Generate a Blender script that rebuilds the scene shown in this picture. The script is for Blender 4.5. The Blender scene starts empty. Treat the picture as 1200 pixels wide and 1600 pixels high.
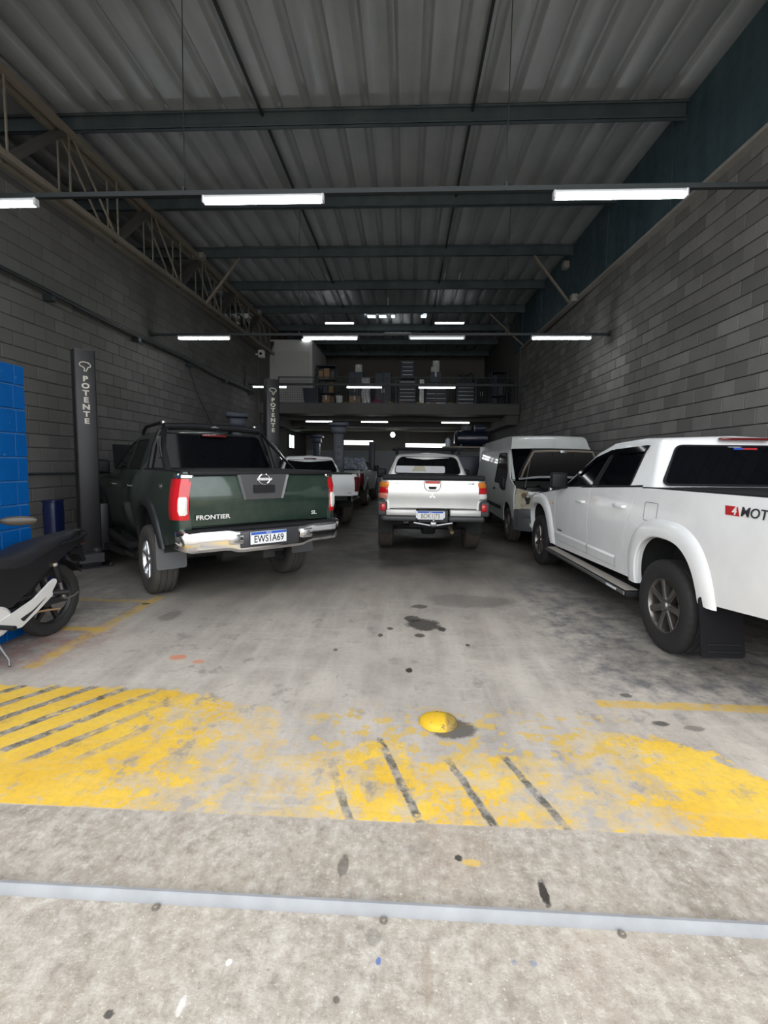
import bpy, bmesh, math, random
from math import sin, cos, pi, radians, sqrt, atan2
from mathutils import Vector, Matrix
random.seed(7)
S = bpy.context.scene
COL = S.collection

# ------------------------------------------------------------------ camera
CAMH = 1.54
FPX = 720.0                                   # focal length in pixels of the 1200x1600 frame
_psi = math.atan(33 / FPX); _pit = math.atan(56 / FPX); _rol = 0.012
_d = Vector((-sin(_psi) * cos(_pit), cos(_psi) * cos(_pit), -sin(_pit)))
_r = Vector((cos(_psi), sin(_psi), 0)); _u = _r.cross(_d)
_r2 = cos(_rol) * _r + sin(_rol) * _u; _u2 = cos(_rol) * _u - sin(_rol) * _r
cd = bpy.data.cameras.new('camera'); cam = bpy.data.objects.new('camera', cd); COL.objects.link(cam)
cd.sensor_fit = 'VERTICAL'; cd.sensor_height = 36.0; cd.lens = FPX / 1600 * 36.0
cd.shift_y = -22 / 1600; cd.clip_start = 0.05; cd.clip_end = 200
M3 = Matrix((_r2, _u2, -_d)).transposed()
cam.matrix_world = Matrix.Translation((0, 0, CAMH)) @ M3.to_4x4()
S.camera = cam

# ------------------------------------------------------------------ world (overcast sky outside the open front)
w = bpy.data.worlds.new('overcast_sky'); S.world = w; w.use_nodes = True
bg = w.node_tree.nodes['Background']
bg.inputs[0].default_value = (0.93, 0.965, 1.0, 1); bg.inputs[1].default_value = 1.0
S.view_settings.view_transform = 'Standard'; S.view_settings.look = 'None'
S.view_settings.exposure = 1.88; S.view_settings.gamma = 1.0; S.view_settings.use_curve_mapping = False
try:
    S.cycles.max_bounces = 7; S.cycles.diffuse_bounces = 4; S.cycles.glossy_bounces = 3
    S.cycles.use_denoising = True; S.cycles.sample_clamp_indirect = 6.0
    S.cycles.caustics_reflective = False; S.cycles.caustics_refractive = False
except Exception: pass
LED = 10.0                                     # emission of the tube diffusers

# ------------------------------------------------------------------ mesh helpers
class MB:
    def __init__(s): s.v = []; s.f = []
    def add(s, vs, fs):
        o = len(s.v); s.v += [tuple(p) for p in vs]; s.f += [tuple(i + o for i in f) for f in fs]; return s
    def box(s, x0, x1, y0, y1, z0, z1):
        return s.add([(x0,y0,z0),(x1,y0,z0),(x1,y1,z0),(x0,y1,z0),(x0,y0,z1),(x1,y0,z1),(x1,y1,z1),(x0,y1,z1)],
                     [(3,2,1,0),(4,5,6,7),(0,1,5,4),(1,2,6,5),(2,3,7,6),(3,0,4,7)])
    def hexa(s, p):                             # eight corners, bottom ring then top ring
        return s.add(p, [(3,2,1,0),(4,5,6,7),(0,1,5,4),(1,2,6,5),(2,3,7,6),(3,0,4,7)])
    def rbox(s, x0, x1, y0, y1, z0, z1, r=0.02, seg=2, M=None):
        r = min(r, .49*(x1-x0), .49*(y1-y0), .49*(z1-z0))
        bm = bmesh.new(); bmesh.ops.create_cube(bm, size=1)
        for v in bm.verts:
            v.co = Vector(((x0+x1)/2+v.co.x*(x1-x0), (y0+y1)/2+v.co.y*(y1-y0), (z0+z1)/2+v.co.z*(z1-z0)))
        bmesh.ops.bevel(bm, geom=bm.edges[:], offset=r, segments=seg, affect='EDGES', profile=.5)
        return s.bm(bm, M)
    def bm(s, bm, M=None):
        bm.verts.index_update()
        vs = [(M @ v.co if M else v.co.copy()) for v in bm.verts]
        fs = [[l.vert.index for l in f.loops] for f in bm.faces]
        bm.free(); return s.add(vs, fs)
    def bar(s, a, b, wx, wz, up=(0,0,1)):       # rectangular bar between two points
        a = Vector(a); b = Vector(b); d = (b-a).normalized(); up = Vector(up)
        if abs(d.dot(up)) > .98: up = Vector((1,0,0))
        x = d.cross(up).normalized()*wx/2; z = x.cross(d).normalized()*wz/2
        return s.add([a-x-z,a+x-z,a+x+z,a-x+z,b-x-z,b+x-z,b+x+z,b-x+z], [(0,1,2,3),(7,6,5,4),(1,0,4,5),(2,1,5,6),(3,2,6,7),(0,3,7,4)])
    def tube(s, pts, r, n=8, closed=False, caps=True):
        pts = [Vector(p) for p in pts]; N = len(pts); rs = r if isinstance(r, (list, tuple)) else [r]*N
        vs = []; nrm = None
        for i, p in enumerate(pts):
            if closed: t = (pts[(i+1)%N]-pts[i-1]).normalized()
            else: t = (pts[min(i+1,N-1)]-pts[max(i-1,0)]).normalized()
            if nrm is None:
                a = Vector((0,0,1)) if abs(t.z) < .9 else Vector((1,0,0)); nrm = t.cross(a).normalized()
            else:
                nrm = (nrm - t*nrm.dot(t)).normalized()
            bn = t.cross(nrm)
            for k in range(n):
                a = 2*pi*k/n; vs.append(p + (nrm*cos(a)+bn*sin(a))*rs[i])
        fs = []
        for i in range(N if closed else N-1):
            j = (i+1) % N
            for k in range(n):
                fs.append((i*n+k, i*n+(k+1)%n, j*n+(k+1)%n, j*n+k))
        if caps and not closed:
            fs.append(tuple(range(n-1,-1,-1))); fs.append(tuple((N-1)*n+k for k in range(n)))
        return s.add(vs, fs)
    def lathe(s, prof, n=32, axis='z', c=(0,0,0), closed=False, mod=None):   # prof: (radius, height)
        vs = []; m = len(prof)
        for k in range(n):
            a = 2*pi*k/n
            for i, (r, h) in enumerate(prof):
                rr = r + (mod(k, i) if mod else 0)
                if axis == 'z': p = (rr*cos(a), rr*sin(a), h)
                elif axis == 'y': p = (rr*sin(a), h, rr*cos(a))
                else: p = (h, rr*cos(a), rr*sin(a))
                vs.append((p[0]+c[0], p[1]+c[1], p[2]+c[2]))
        fs = []
        for k in range(n):
            k2 = (k+1) % n
            for i in range(m if closed else m-1):
                j = (i+1) % m
                q = (k*m+i, k2*m+i, k2*m+j, k*m+j)
                fs.append(q)
        return s.add(vs, fs)
    def cyl(s, a, b, r, n=16, r2=None):
        return s.tube([a, b], [r, r if r2 is None else r2], n)
    def grid(s, rows, flip=False, closeu=False):  # rows: list of lists of points
        n = len(rows[0]); vs = [p for r_ in rows for p in r_]; fs = []
        for i in range(len(rows)-1):
            for j in range(n if closeu else n-1):
                q = (i*n+j, i*n+(j+1)%n, (i+1)*n+(j+1)%n, (i+1)*n+j)
                fs.append(q[::-1] if flip else q)
        return s.add(vs, fs)
    def ext(s, pts, f, t0, t1):                 # polygon (a,b) pushed from t0 to t1 through map f(a,b,t)
        n = len(pts); vs = [f(a,b,t0) for a,b in pts]+[f(a,b,t1) for a,b in pts]
        fs = [tuple(range(n-1,-1,-1)), tuple(range(n,2*n))]+[(i,(i+1)%n,n+(i+1)%n,n+i) for i in range(n)]
        return s.add(vs, fs)
    def xf(s, M):
        s.v = [tuple(M @ Vector(p)) for p in s.v]; return s
    def mirror_y(s):
        s.v = [(x,-y,z) for x,y,z in s.v]; s.f = [f[::-1] for f in s.f]; return s
    def mesh(s, name, smooth=True, ang=35, recalc=True):
        me = bpy.data.meshes.new(name); me.from_pydata(s.v, [], s.f); me.update()
        if recalc:
            bm = bmesh.new(); bm.from_mesh(me); bmesh.ops.recalc_face_normals(bm, faces=bm.faces[:]); bm.to_mesh(me); bm.free()
        if smooth:
            me.polygons.foreach_set('use_smooth', [True]*len(me.polygons))
            try: me.set_sharp_from_angle(angle=radians(ang))
            except Exception: pass
        return me
    def build(s, name, m, parent=None, smooth=True, ang=35, loc=None, recalc=True):
        me = s.mesh(name, smooth, ang, recalc); return link(name, me, m, parent, loc)

def link(name, me, m=None, parent=None, loc=None, mw=None):
    o = bpy.data.objects.new(name, me); COL.objects.link(o)
    if m is not None and me is not None and not me.materials: me.materials.append(m)
    if parent is not None: o.parent = parent
    if loc is not None: o.location = loc
    if mw is not None: o.matrix_local = mw
    return o
def tag(o, label=None, cat=None, group=None, kind=None):
    if label: o['label'] = label
    if cat: o['category'] = cat
    if group: o['group'] = group
    if kind: o['kind'] = kind
    return o
def thing(name, label, cat, loc=(0,0,0), rz=0, group=None):
    o = bpy.data.objects.new(name, None); COL.objects.link(o); o.empty_display_size = .2
    o.location = loc; o.rotation_euler = (0,0,rz); return tag(o, label, cat, group)
def copy_tree(o, parent=None):
    c = o.copy(); COL.objects.link(c); c.parent = parent
    for ch in list(o.children): copy_tree(ch, c)
    return c
def rpoly(pts, r, seg=4):                       # round the corners of a polygon
    out = []; n = len(pts); rs = r if isinstance(r, (list, tuple)) else [r]*n
    for i in range(n):
        p = Vector(pts[i]).to_2d(); a = Vector(pts[i-1]).to_2d(); b = Vector(pts[(i+1)%n]).to_2d()
        da = (a-p); db = (b-p); rr = min(rs[i], .45*da.length, .45*db.length)
        if rr <= 1e-5: out.append((p.x,p.y)); continue
        q0 = p+da.normalized()*rr; q1 = p+db.normalized()*rr
        for k in range(seg+1):
            t = k/seg; q = q0*(1-t)**2 + p*2*t*(1-t) + q1*t*t; out.append((q.x,q.y))
    return out
def rrect(a0, a1, b0, b1, r, seg=4): return rpoly([(a0,b0),(a1,b0),(a1,b1),(a0,b1)], r, seg)
def lerp(a, b, t): return a+(b-a)*t
def interp(pts, x):                             # piecewise linear through (x, y)
    if x <= pts[0][0]: return pts[0][1]
    for (x0,y0),(x1,y1) in zip(pts, pts[1:]):
        if x <= x1: return y0+(y1-y0)*(x-x0)/(x1-x0)
    return pts[-1][1]
_fcache = {}
def text(name, body, size, m, parent, M, depth=.004, align='CENTER', sx=1.0, bold=0.0):
    key = (body, size, depth, align, bold)
    if key not in _fcache:
        c = bpy.data.curves.new('lettering', 'FONT'); c.body = body; c.size = size; c.extrude = depth/2
        c.offset = bold; c.align_x = align; c.align_y = 'CENTER'; c.resolution_u = 3
        t = bpy.data.objects.new('lettering', c); COL.objects.link(t)
        dg = bpy.context.evaluated_depsgraph_get(); me = bpy.data.meshes.new_from_object(t.evaluated_get(dg))
        bpy.data.objects.remove(t); me.materials.clear(); _fcache[key] = me
    me = _fcache[key].copy(); me.name = name
    return link(name, me, m, parent, mw=M @ Matrix.Diagonal((sx,1,1,1)))
def frame(o, x, y):                             # matrix with given origin, text x axis and y axis
    x = Vector(x).normalized(); y = Vector(y).normalized(); z = x.cross(y)
    m = Matrix((x,y,z)).transposed().to_4x4(); m.translation = Vector(o); return m

# ------------------------------------------------------------------ node material helpers
class NT:
    def __init__(s, name):
        s.m = bpy.data.materials.new(name); s.m.use_nodes = True; s.t = s.m.node_tree; s.b = s.t.nodes['Principled BSDF']
        s._co = None
    def n(s, typ, **kw):
        nd = s.t.nodes.new(typ)
        for k, v in kw.items(): setattr(nd, k, v)
        return nd
    def set(s, sock, v):
        if isinstance(v, bpy.types.NodeSocket): s.t.links.new(v, sock)
        else:
            if sock.type == 'RGBA' and len(v) == 3: v = (*v, 1)
            sock.default_value = v
    @property
    def co(s):
        if s._co is None: s._co = s.n('ShaderNodeTexCoord').outputs['Object']
        return s._co
    def math(s, op, a, b=0.0, c=0.0, clamp=False):
        nd = s.n('ShaderNodeMath', operation=op); nd.use_clamp = clamp
        s.set(nd.inputs[0], a); s.set(nd.inputs[1], b); s.set(nd.inputs[2], c); return nd.outputs[0]
    def mix(s, f, a, b, blend='MIX'):
        nd = s.n('ShaderNodeMix', data_type='RGBA', blend_type=blend)
        s.set(nd.inputs[0], f); s.set(nd.inputs[6], a); s.set(nd.inputs[7], b); return nd.outputs[2]
    def noise(s, scale, detail=4, rough=.55, co=None, dist=0.0):
        nd = s.n('ShaderNodeTexNoise'); s.set(nd.inputs['Vector'], co or s.co)
        nd.inputs['Scale'].default_value = scale; nd.inputs['Detail'].default_value = detail; nd.inputs['Roughness'].default_value = rough
        nd.inputs['Distortion'].default_value = dist; return nd.outputs['Fac']
    def ramp(s, f, lo, hi, o0=0.0, o1=1.0):
        nd = s.n('ShaderNodeMapRange'); nd.clamp = True; s.set(nd.inputs[0], f)
        for i, v in enumerate((lo, hi, o0, o1)): nd.inputs[i+1].default_value = v
        return nd.outputs[0]
    def step(s, f, lo, hi):
        nd = s.n('ShaderNodeMapRange', interpolation_type='SMOOTHSTEP'); nd.clamp = True; s.set(nd.inputs[0], f)
        nd.inputs[1].default_value = lo; nd.inputs[2].default_value = hi; return nd.outputs[0]
    def mapping(s, scale=(1,1,1), rot=(0,0,0), loc=(0,0,0), co=None):
        nd = s.n('ShaderNodeMapping'); s.set(nd.inputs[0], co or s.co)
        nd.inputs['Scale'].default_value = scale; nd.inputs['Rotation'].default_value = rot; nd.inputs['Location'].default_value = loc
        return nd.outputs[0]
    def xyz(s, co=None):
        nd = s.n('ShaderNodeSeparateXYZ'); s.set(nd.inputs[0], co or s.co); return nd.outputs
    def bump(s, h, strength=.3, dist=.01):
        nd = s.n('ShaderNodeBump'); nd.inputs['Strength'].default_value = strength; nd.inputs['Distance'].default_value = dist
        s.set(nd.inputs['Height'], h); s.t.links.new(nd.outputs[0], s.b.inputs['Normal']); return nd
    def out(s, **kw):
        for k, v in kw.items(): s.set(s.b.inputs[k.replace('_', ' ')], v)
        return s.m
_mats = {}
def pm(name, col, rough=.5, metal=0.0, var=.08, scale=6.0, bump=0.0, bscale=60, coat=0.0, spec=.5):
    """plain painted / moulded surface with a little procedural unevenness"""
    if name in _mats: return _mats[name]
    t = NT(name); nz = t.noise(scale, 4)
    c0 = tuple(max(0, c*(1-var)) for c in col); c1 = tuple(min(1, c*(1+var)) for c in col)
    t.out(Base_Color=t.mix(nz, c0, c1), Metallic=metal, Roughness=t.ramp(nz, .2, .8, max(.02, rough*.9), min(1, rough*1.1)))
    t.b.inputs['Coat Weight'].default_value = coat; t.b.inputs['Coat Roughness'].default_value = .06
    t.b.inputs['Specular IOR Level'].default_value = spec
    if bump: t.bump(t.noise(bscale, 3), bump, .004)
    _mats[name] = t.m; return t.m
def em(name, col, strength):
    t = NT(name); t.out(Base_Color=(.9,.9,.9), Emission_Color=col, Emission_Strength=strength); return t.m

m_black = pm('black_plastic', (.009,.009,.011), .5, spec=.3)
m_trim = pm('matt_black_trim', (.011,.011,.013), .65, spec=.3)
m_rubber = pm('tyre_rubber', (.016,.0155,.0155), .75, var=.25, scale=14, bump=.15, bscale=120)
m_tread = pm('dusty_tyre_tread', (.055,.050,.045), .85, var=.35, scale=20, bump=.4, bscale=90)
m_glass = pm('tinted_glass', (.003,.0035,.005), .05, var=.1, spec=.14)
m_chrome = pm('chrome', (.86,.86,.87), .09, 1.0, var=.03)
m_steel = pm('bare_steel', (.42,.42,.43), .38, 1.0, var=.2)
m_red = pm('red_lens', (.55,.010,.015), .12, var=.15, coat=.6)
m_redd = pm('dark_red_lens', (.12,.008,.010), .15, coat=.5)
m_amber = pm('amber_lens', (.75,.24,.03), .12, coat=.6)
m_clear = pm('clear_lens', (.78,.76,.72), .14, var=.2, scale=30, coat=.8)
m_plate = pm('plate_white', (.78,.79,.80), .4, var=.04)
m_pblue = pm('plate_blue', (.02,.09,.45), .4)
m_ink = pm('black_ink', (.01,.01,.012), .5)
m_navy = pm('navy_painted_steel', (.012,.018,.040), .42, var=.2)
m_under = pm('underbody_black', (.012,.012,.012), .8, var=.3)
m_led = em('led_diffuser', (.93,.97,1.0), LED)
m_ledsoft = em('led_diffuser_far', (.95,.98,1.0), LED*.29)
m_lampbody = pm('lamp_housing', (.62,.64,.66), .4)
m_card = pm('cardboard', (.34,.22,.12), .8)
m_white = pm('white_sheet', (.72,.72,.70), .5)
m_redpaint = pm('red_paint', (.45,.015,.02), .5)
# ------------------------------------------------------------------ setting: floor
XL, XR = -5.45, 4.10                            # inner faces of the side walls
YF, YM, YB = 1.47, 17.0, 25.0                   # door track, mezzanine edge, back wall
def topz(y): return 5.22 + .022*y               # top of the block walls
def roofz(y): return 6.76 + .014*y              # underside of the roof sheets
def px_of(p):
    v = Vector(p)-Vector((0,0,CAMH)); d = v.dot(_d)
    return None if d < .1 else (600+FPX*v.dot(_r2)/d, 778-FPX*v.dot(_u2)/d, d)

def rough_concrete(t, x, y):
    mid = t.noise(2.2, 6, .62); fine = t.noise(20, 7, .72); grit = t.noise(85, 4, .65); big = t.noise(.8, 4)
    st = t.noise(1.0, 6, .7, co=t.mapping((9, 3.0, 1), (0,0,.2)))
    c = t.mix(t.ramp(mid, .3, .7), (.275,.245,.212), (.40,.365,.325))
    c = t.mix(t.ramp(st, .45, .65, 0, .5), c, (.50,.475,.44))
    c = t.mix(t.ramp(fine, .50, .66, 0, .65), c, (.56,.54,.51))
    c = t.mix(t.ramp(fine, .34, .47, .6, 0), c, (.17,.15,.13))
    c = t.mix(t.ramp(big, .48, .66, 0, .40), c, (.36,.29,.22))
    c = t.mix(t.ramp(grit, .60, .70, 0, .6), c, (.72,.70,.67))
    return t.mix(t.ramp(grit, .30, .40, .5, 0), c, (.12,.105,.09))
def floor_material():
    t = NT('worn_painted_concrete'); x, y, z = t.xyz()
    big = t.noise(.55, 5, .6); mid = t.noise(2.6, 6, .62); fine = t.noise(26, 5, .65); grit = t.noise(110, 3, .6)
    # brushed streaks that run along the hall
    streak = t.noise(1.0, 5, .6, co=t.mapping((5.0, .7, 1), (0,0,.25)))
    c = t.mix(t.ramp(mid, .32, .68), (.33,.305,.280), (.52,.485,.45))
    c = t.mix(t.ramp(streak, .42, .66, 0, .60), c, (.60,.565,.525))
    streak2 = t.noise(1.0, 6, .7, co=t.mapping((2.0, 16.0, 1), (0,0,-.12)))
    c = t.mix(t.ramp(streak2, .55, .72, 0, .40), c, (.66,.635,.60))
    c = t.mix(t.ramp(big, .44, .64, 0, .60), c, (.33,.315,.305))
    c = t.mix(t.ramp(t.noise(1.3, 6, .65), .56, .70, 0, .55), c, (.42,.365,.31))
    c = t.mix(t.ramp(fine, .5, .75, 0, .30), c, (.21,.195,.18))
    c = t.mix(t.ramp(grit, .62, .72, 0, .50), c, (.76,.74,.70))
    chips = t.math('MULTIPLY', t.step(t.noise(34, 4, .6), .66, .70), t.ramp(t.noise(1.7, 4), .45, .65))
    c = t.mix(t.math('MULTIPLY', chips, .75), c, (.85,.83,.80))
    c = t.mix(t.math('SUBTRACT', 1, t.step(y, 1.85, 1.88)), c, rough_concrete(t, x, y))
    # oil and rubber film among the cars, deepened to paint the hall's light falloff
    film = t.math('MULTIPLY', t.step(y, 3.6, 7.6), t.ramp(t.noise(.9, 5, .6), .25, .6, .55, 1.0))
    c = t.mix(t.math('MULTIPLY', film, .90), c, (.026,.024,.023))
    # bluish old paint in both bays; right patch deepened for shade beside the pickup
    def boxmask(x0, x1, y0, y1, e=.03, wob=.05, ws=5.0):
        wn = t.math('MULTIPLY', t.math('SUBTRACT', t.noise(ws, 5, .65), .5), wob*2)
        xx = t.math('ADD', x, wn); yy = t.math('ADD', y, wn)
        a = t.math('MULTIPLY', t.step(xx, x0-e, x0+e), t.math('SUBTRACT', 1, t.step(xx, x1-e, x1+e)))
        b = t.math('MULTIPLY', t.step(yy, y0-e, y0+e), t.math('SUBTRACT', 1, t.step(yy, y1-e, y1+e)))
        return t.math('MULTIPLY', a, b)
    bl = t.math('MULTIPLY', boxmask(1.35, 3.6, 2.98, 6.5, .25, .3, 1.5), t.ramp(t.noise(6, 6, .7), .42, .62))
    c = t.mix(t.math('MULTIPLY', bl, .80), c, (.13,.135,.155))
    bl2 = t.math('MULTIPLY', boxmask(-5, -2.78, 3.0, 6.2, .2, .2, 1.5), t.ramp(t.noise(5, 6, .7), .38, .62))
    c = t.mix(t.math('MULTIPLY', bl2, .55), c, (.135,.145,.165))
    rd = t.math('MULTIPLY', boxmask(-3.6, -2.55, 3.2, 3.95, .18, .3, 2.0), t.ramp(t.noise(7, 5, .7), .40, .60))
    c = t.mix(t.math('MULTIPLY', rd, .55), c, (.30,.115,.10))
    # yellow lines of the bays
    wear = t.noise(9, 7, .72); wear2 = t.noise(3.2, 4, .6)
    def yl(c, mask, lo, hi, amt=.85):
        return t.mix(t.math('MULTIPLY', t.math('MULTIPLY', mask, t.ramp(wear, lo, hi)), amt), c, (.60,.40,.075))
    c = yl(c, boxmask(-2.80, -2.68, 3.15, 4.98, .015, .02, 4), .36, .56, .75)
    c = yl(c, boxmask(-3.75, -2.70, 4.74, 4.83, .015, .02, 4), .38, .55, .60)
    c = yl(c, boxmask(-3.20, -2.66, 3.90, 3.99, .015, .02, 4), .30, .50, .85)
    c = yl(c, boxmask(1.26, 2.75, 2.885, 2.975, .012, .02, 4), .30, .52, .85)
    # hatched yellow threshold band, Y 1.87 .. 2.9, badly worn in the middle
    wob = t.math('MULTIPLY', t.math('SUBTRACT', t.noise(5, 7, .75), .5), .22)
    yy = t.math('ADD', y, wob)
    top = t.n('ShaderNodeFloatCurve'); cv = top.mapping.curves[0]
    xw = t.math('ADD', x, t.math('MULTIPLY', t.math('SUBTRACT', t.noise(3.0, 5, .7), .5), .7))
    t.set(top.inputs['Value'], t.ramp(xw, -3.4, 2.6))
    pts = [(-3.4,2.92),(-2.6,2.90),(-1.5,2.92),(-1.1,2.78),(-.75,2.70),(-.62,2.30),(-.3,2.34),(-.05,2.46),(.1,2.26),(.35,2.36),(.8,2.34),(1.0,2.60),(1.25,2.60),(1.5,2.56),(1.75,2.30),(2.6,2.05)]
    cv.points[0].location = ((pts[0][0]+3.4)/6, pts[0][1]-2); cv.points[1].location = (1, pts[-1][1]-2)
    for a, b in pts[1:-1]: cv.points.new((a+3.4)/6, b-2)
    for p in cv.points: p.handle_type = 'AUTO_CLAMPED'
    top.mapping.update()
    ytop = t.math('ADD', top.outputs[0], 2.0)
    band = t.math('MULTIPLY', t.step(y, 1.862, 1.872), t.math('SUBTRACT', 1, t.step(t.math('SUBTRACT', yy, ytop), -.02, .02)))
    # how much paint is left: good on the left and right edge, thin in the middle
    keep = t.n('ShaderNodeFloatCurve'); kc = keep.mapping.curves[0]; t.set(keep.inputs['Value'], t.ramp(x, -3.4, 2.6))
    kp = [(-3.4,.62),(-1.9,.64),(-1.5,.585),(-1.1,.50),(-.8,.43),(-.45,.45),(-.1,.55),(.1,.54),(.35,.51),(.6,.47),(.9,.44),(1.2,.50),(1.5,.61),(2.6,.61)]
    kc.points[0].location = (0, kp[0][1]); kc.points[1].location = (1, kp[-1][1])
    for a, b in kp[1:-1]: kc.points.new((a+3.4)/6, b)
    keep.mapping.update()
    wn = t.math('ADD', t.math('MULTIPLY', wear, .75), t.math('MULTIPLY', wear2, .25))
    fn_ = t.math('ADD', t.math('SUBTRACT', keep.outputs[0], wn), t.math('MULTIPLY', t.math('SUBTRACT', t.noise(30, 7, .8), .5), .42))
    paint = t.math('MAXIMUM', t.step(fn_, .0, .05), t.math('MULTIPLY', t.step(fn_, -.13, -.02), .42))
    # dark hatch gaps, two directions
    def hatch(x0, dxdy, period, duty):
        u = t.math('SUBTRACT', t.math('SUBTRACT', x, x0), t.math('MULTIPLY', t.math('SUBTRACT', y, 2.3), dxdy))
        fr = t.math('FRACT', t.math('DIVIDE', u, period))
        wv = t.math('ADD', fr, t.math('MULTIPLY', wob, .7))
        return t.math('MULTIPLY', t.step(wv, .02, .06), t.math('SUBTRACT', 1, t.step(wv, duty, duty+.04)))
    hl = t.math('MULTIPLY', hatch(-2.56, .70, .235, .33), t.math('MULTIPLY', t.step(t.math('SUBTRACT', y, t.math('MULTIPLY', t.math('ADD', x, 2.4), .10)), 2.05, 2.16), t.math('SUBTRACT', 1, t.step(x, -1.95, -1.15))))
    hr = t.math('MULTIPLY', hatch(-.10, -.36, .31, .16), t.math('MULTIPLY', t.step(x, -.45, -.2), t.math('SUBTRACT', 1, t.step(x, .62, .95))))
    hatchm = t.math('MULTIPLY', t.math('MAXIMUM', hl, hr), t.ramp(t.noise(13, 6, .7), .36, .46, .15, 1))
    yel = t.mix(t.ramp(t.noise(2.0, 5, .6), .35, .62), (.70,.43,.020), (.80,.54,.05))
    yel = t.mix(t.ramp(t.noise(30, 4, .7), .45, .75, 0, .45), yel, (.40,.29,.10))
    yel = t.mix(t.ramp(streak2, .50, .70, 0, .30), yel, (.62,.50,.25))
    grey = t.mix(t.ramp(t.noise(16, 5, .7), .40, .60), (.075,.078,.070), (.30,.29,.28))
    c = t.mix(t.math('MULTIPLY', t.math('MULTIPLY', band, hatchm), t.ramp(wear, .25, .5)), c, grey)
    pmask = t.math('MULTIPLY', t.math('MULTIPLY', band, paint), t.math('SUBTRACT', 1, t.math('MULTIPLY', hatchm, .92)))
    c = t.mix(t.math('MULTIPLY', pmask, .93), c, yel)
    # scattered flakes of yellow above the band
    fl = t.math('MULTIPLY', boxmask(-.55, 1.35, 2.28, 2.78, .1, .1, 4), t.step(t.noise(8.5, 6, .7), .535, .56))
    c = t.mix(t.math('MULTIPLY', fl, .8), c, (.58,.40,.08))
    # dark dirt around the bump and oil drips
    def spot(c, sx, sy, rx, ry, col, amt, wbl=.40, ws=22):
        dx = t.math('DIVIDE', t.math('SUBTRACT', x, sx), rx); dy = t.math('DIVIDE', t.math('SUBTRACT', y, sy), ry)
        r = t.math('SQRT', t.math('ADD', t.math('MULTIPLY', dx, dx), t.math('MULTIPLY', dy, dy)))
        r = t.math('ADD', r, t.math('MULTIPLY', t.math('SUBTRACT', t.noise(ws, 6, .75), .5), wbl*3.6))
        return t.mix(t.math('MULTIPLY', t.math('SUBTRACT', 1, t.step(r, .75, 1.1)), amt), c, col)
    blk = (.025,.022,.020)
    c = spot(c, .285, 2.585, .15, .11, (.06,.055,.05), .8, .4, 9)
    for (sx, sy, rx, ry, a) in [(.20,4.30,.17,.16,.85),(.09,4.45,.08,.10,.85),(.36,4.19,.04,.06,.9),(.17,4.85,.09,.07,.7),(.15,4.02,.05,.05,.8),
                                (-.12,4.17,.03,.04,.8),(-.20,4.0,.025,.04,.8),(.05,3.32,.03,.04,.95),(.55,3.83,.02,.03,.8),(.522,1.571,.018,.055,.95),(.23,1.70,.016,.016,.9),
                                (-.214,1.640,.022,.055,.55),(-.55,3.65,.02,.03,.7),(1.55,2.72,.05,.03,.8),(1.72,2.68,.07,.03,.5),(1.50,3.05,.04,.03,.7),(-2.3,4.35,.09,.16,.35),(.72,5.1,.5,.25,.30),(2.0,3.6,.5,.5,.25),(-2.75,4.7,.05,.03,.8)]:
        c = spot(c, sx, sy, rx, ry, blk, a, ws=1.4/max(rx, ry))
    c = spot(c, -1.75, 3.42, .07, .05, (.62,.24,.13), .8); c = spot(c, -1.56, 3.35, .05, .035, (.62,.26,.15), .75)
    c = spot(c, .28, 1.68, .04, .018, (.62,.42,.08), .7)
    # dark scuffs and scratches, pale scrapes
    scr = t.math('MULTIPLY', t.step(t.noise(1.0, 5, .75, co=t.mapping((26, 2.2, 1), (0,0,.35))), .64, .70), t.ramp(t.noise(1.6, 4), .42, .60))
    c = t.mix(t.math('MULTIPLY', scr, .45), c, (.10,.095,.085))
    blot = t.math('MULTIPLY', t.step(t.noise(4.5, 7, .75), .54, .66), t.ramp(t.noise(.9, 3), .36, .58))
    c = t.mix(t.math('MULTIPLY', blot, .55), c, (.17,.16,.15))
    scr2 = t.math('MULTIPLY', t.step(t.noise(1.0, 5, .75, co=t.mapping((2.5, 30, 1), (0,0,.5), (3,1,0))), .63, .70), t.ramp(t.noise(2.1, 4), .45, .62))
    c = t.mix(t.math('MULTIPLY', scr2, .40), c, (.75,.73,.70))
    c = t.mix(1.0, c, (.93,.895,.850), 'MULTIPLY')
    rough = t.math('ADD', t.ramp(mid, .3, .7, .50, .72), t.math('MULTIPLY', film, -.16))
    t.out(Base_Color=c, Roughness=rough, Specular_IOR_Level=.28)
    h = t.math('ADD', t.math('ADD', t.math('MULTIPLY', fine, .5), t.math('MULTIPLY', grit, .25)), t.math('MULTIPLY', pmask, .35))
    t.bump(h, .35, .006); return t.m

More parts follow.
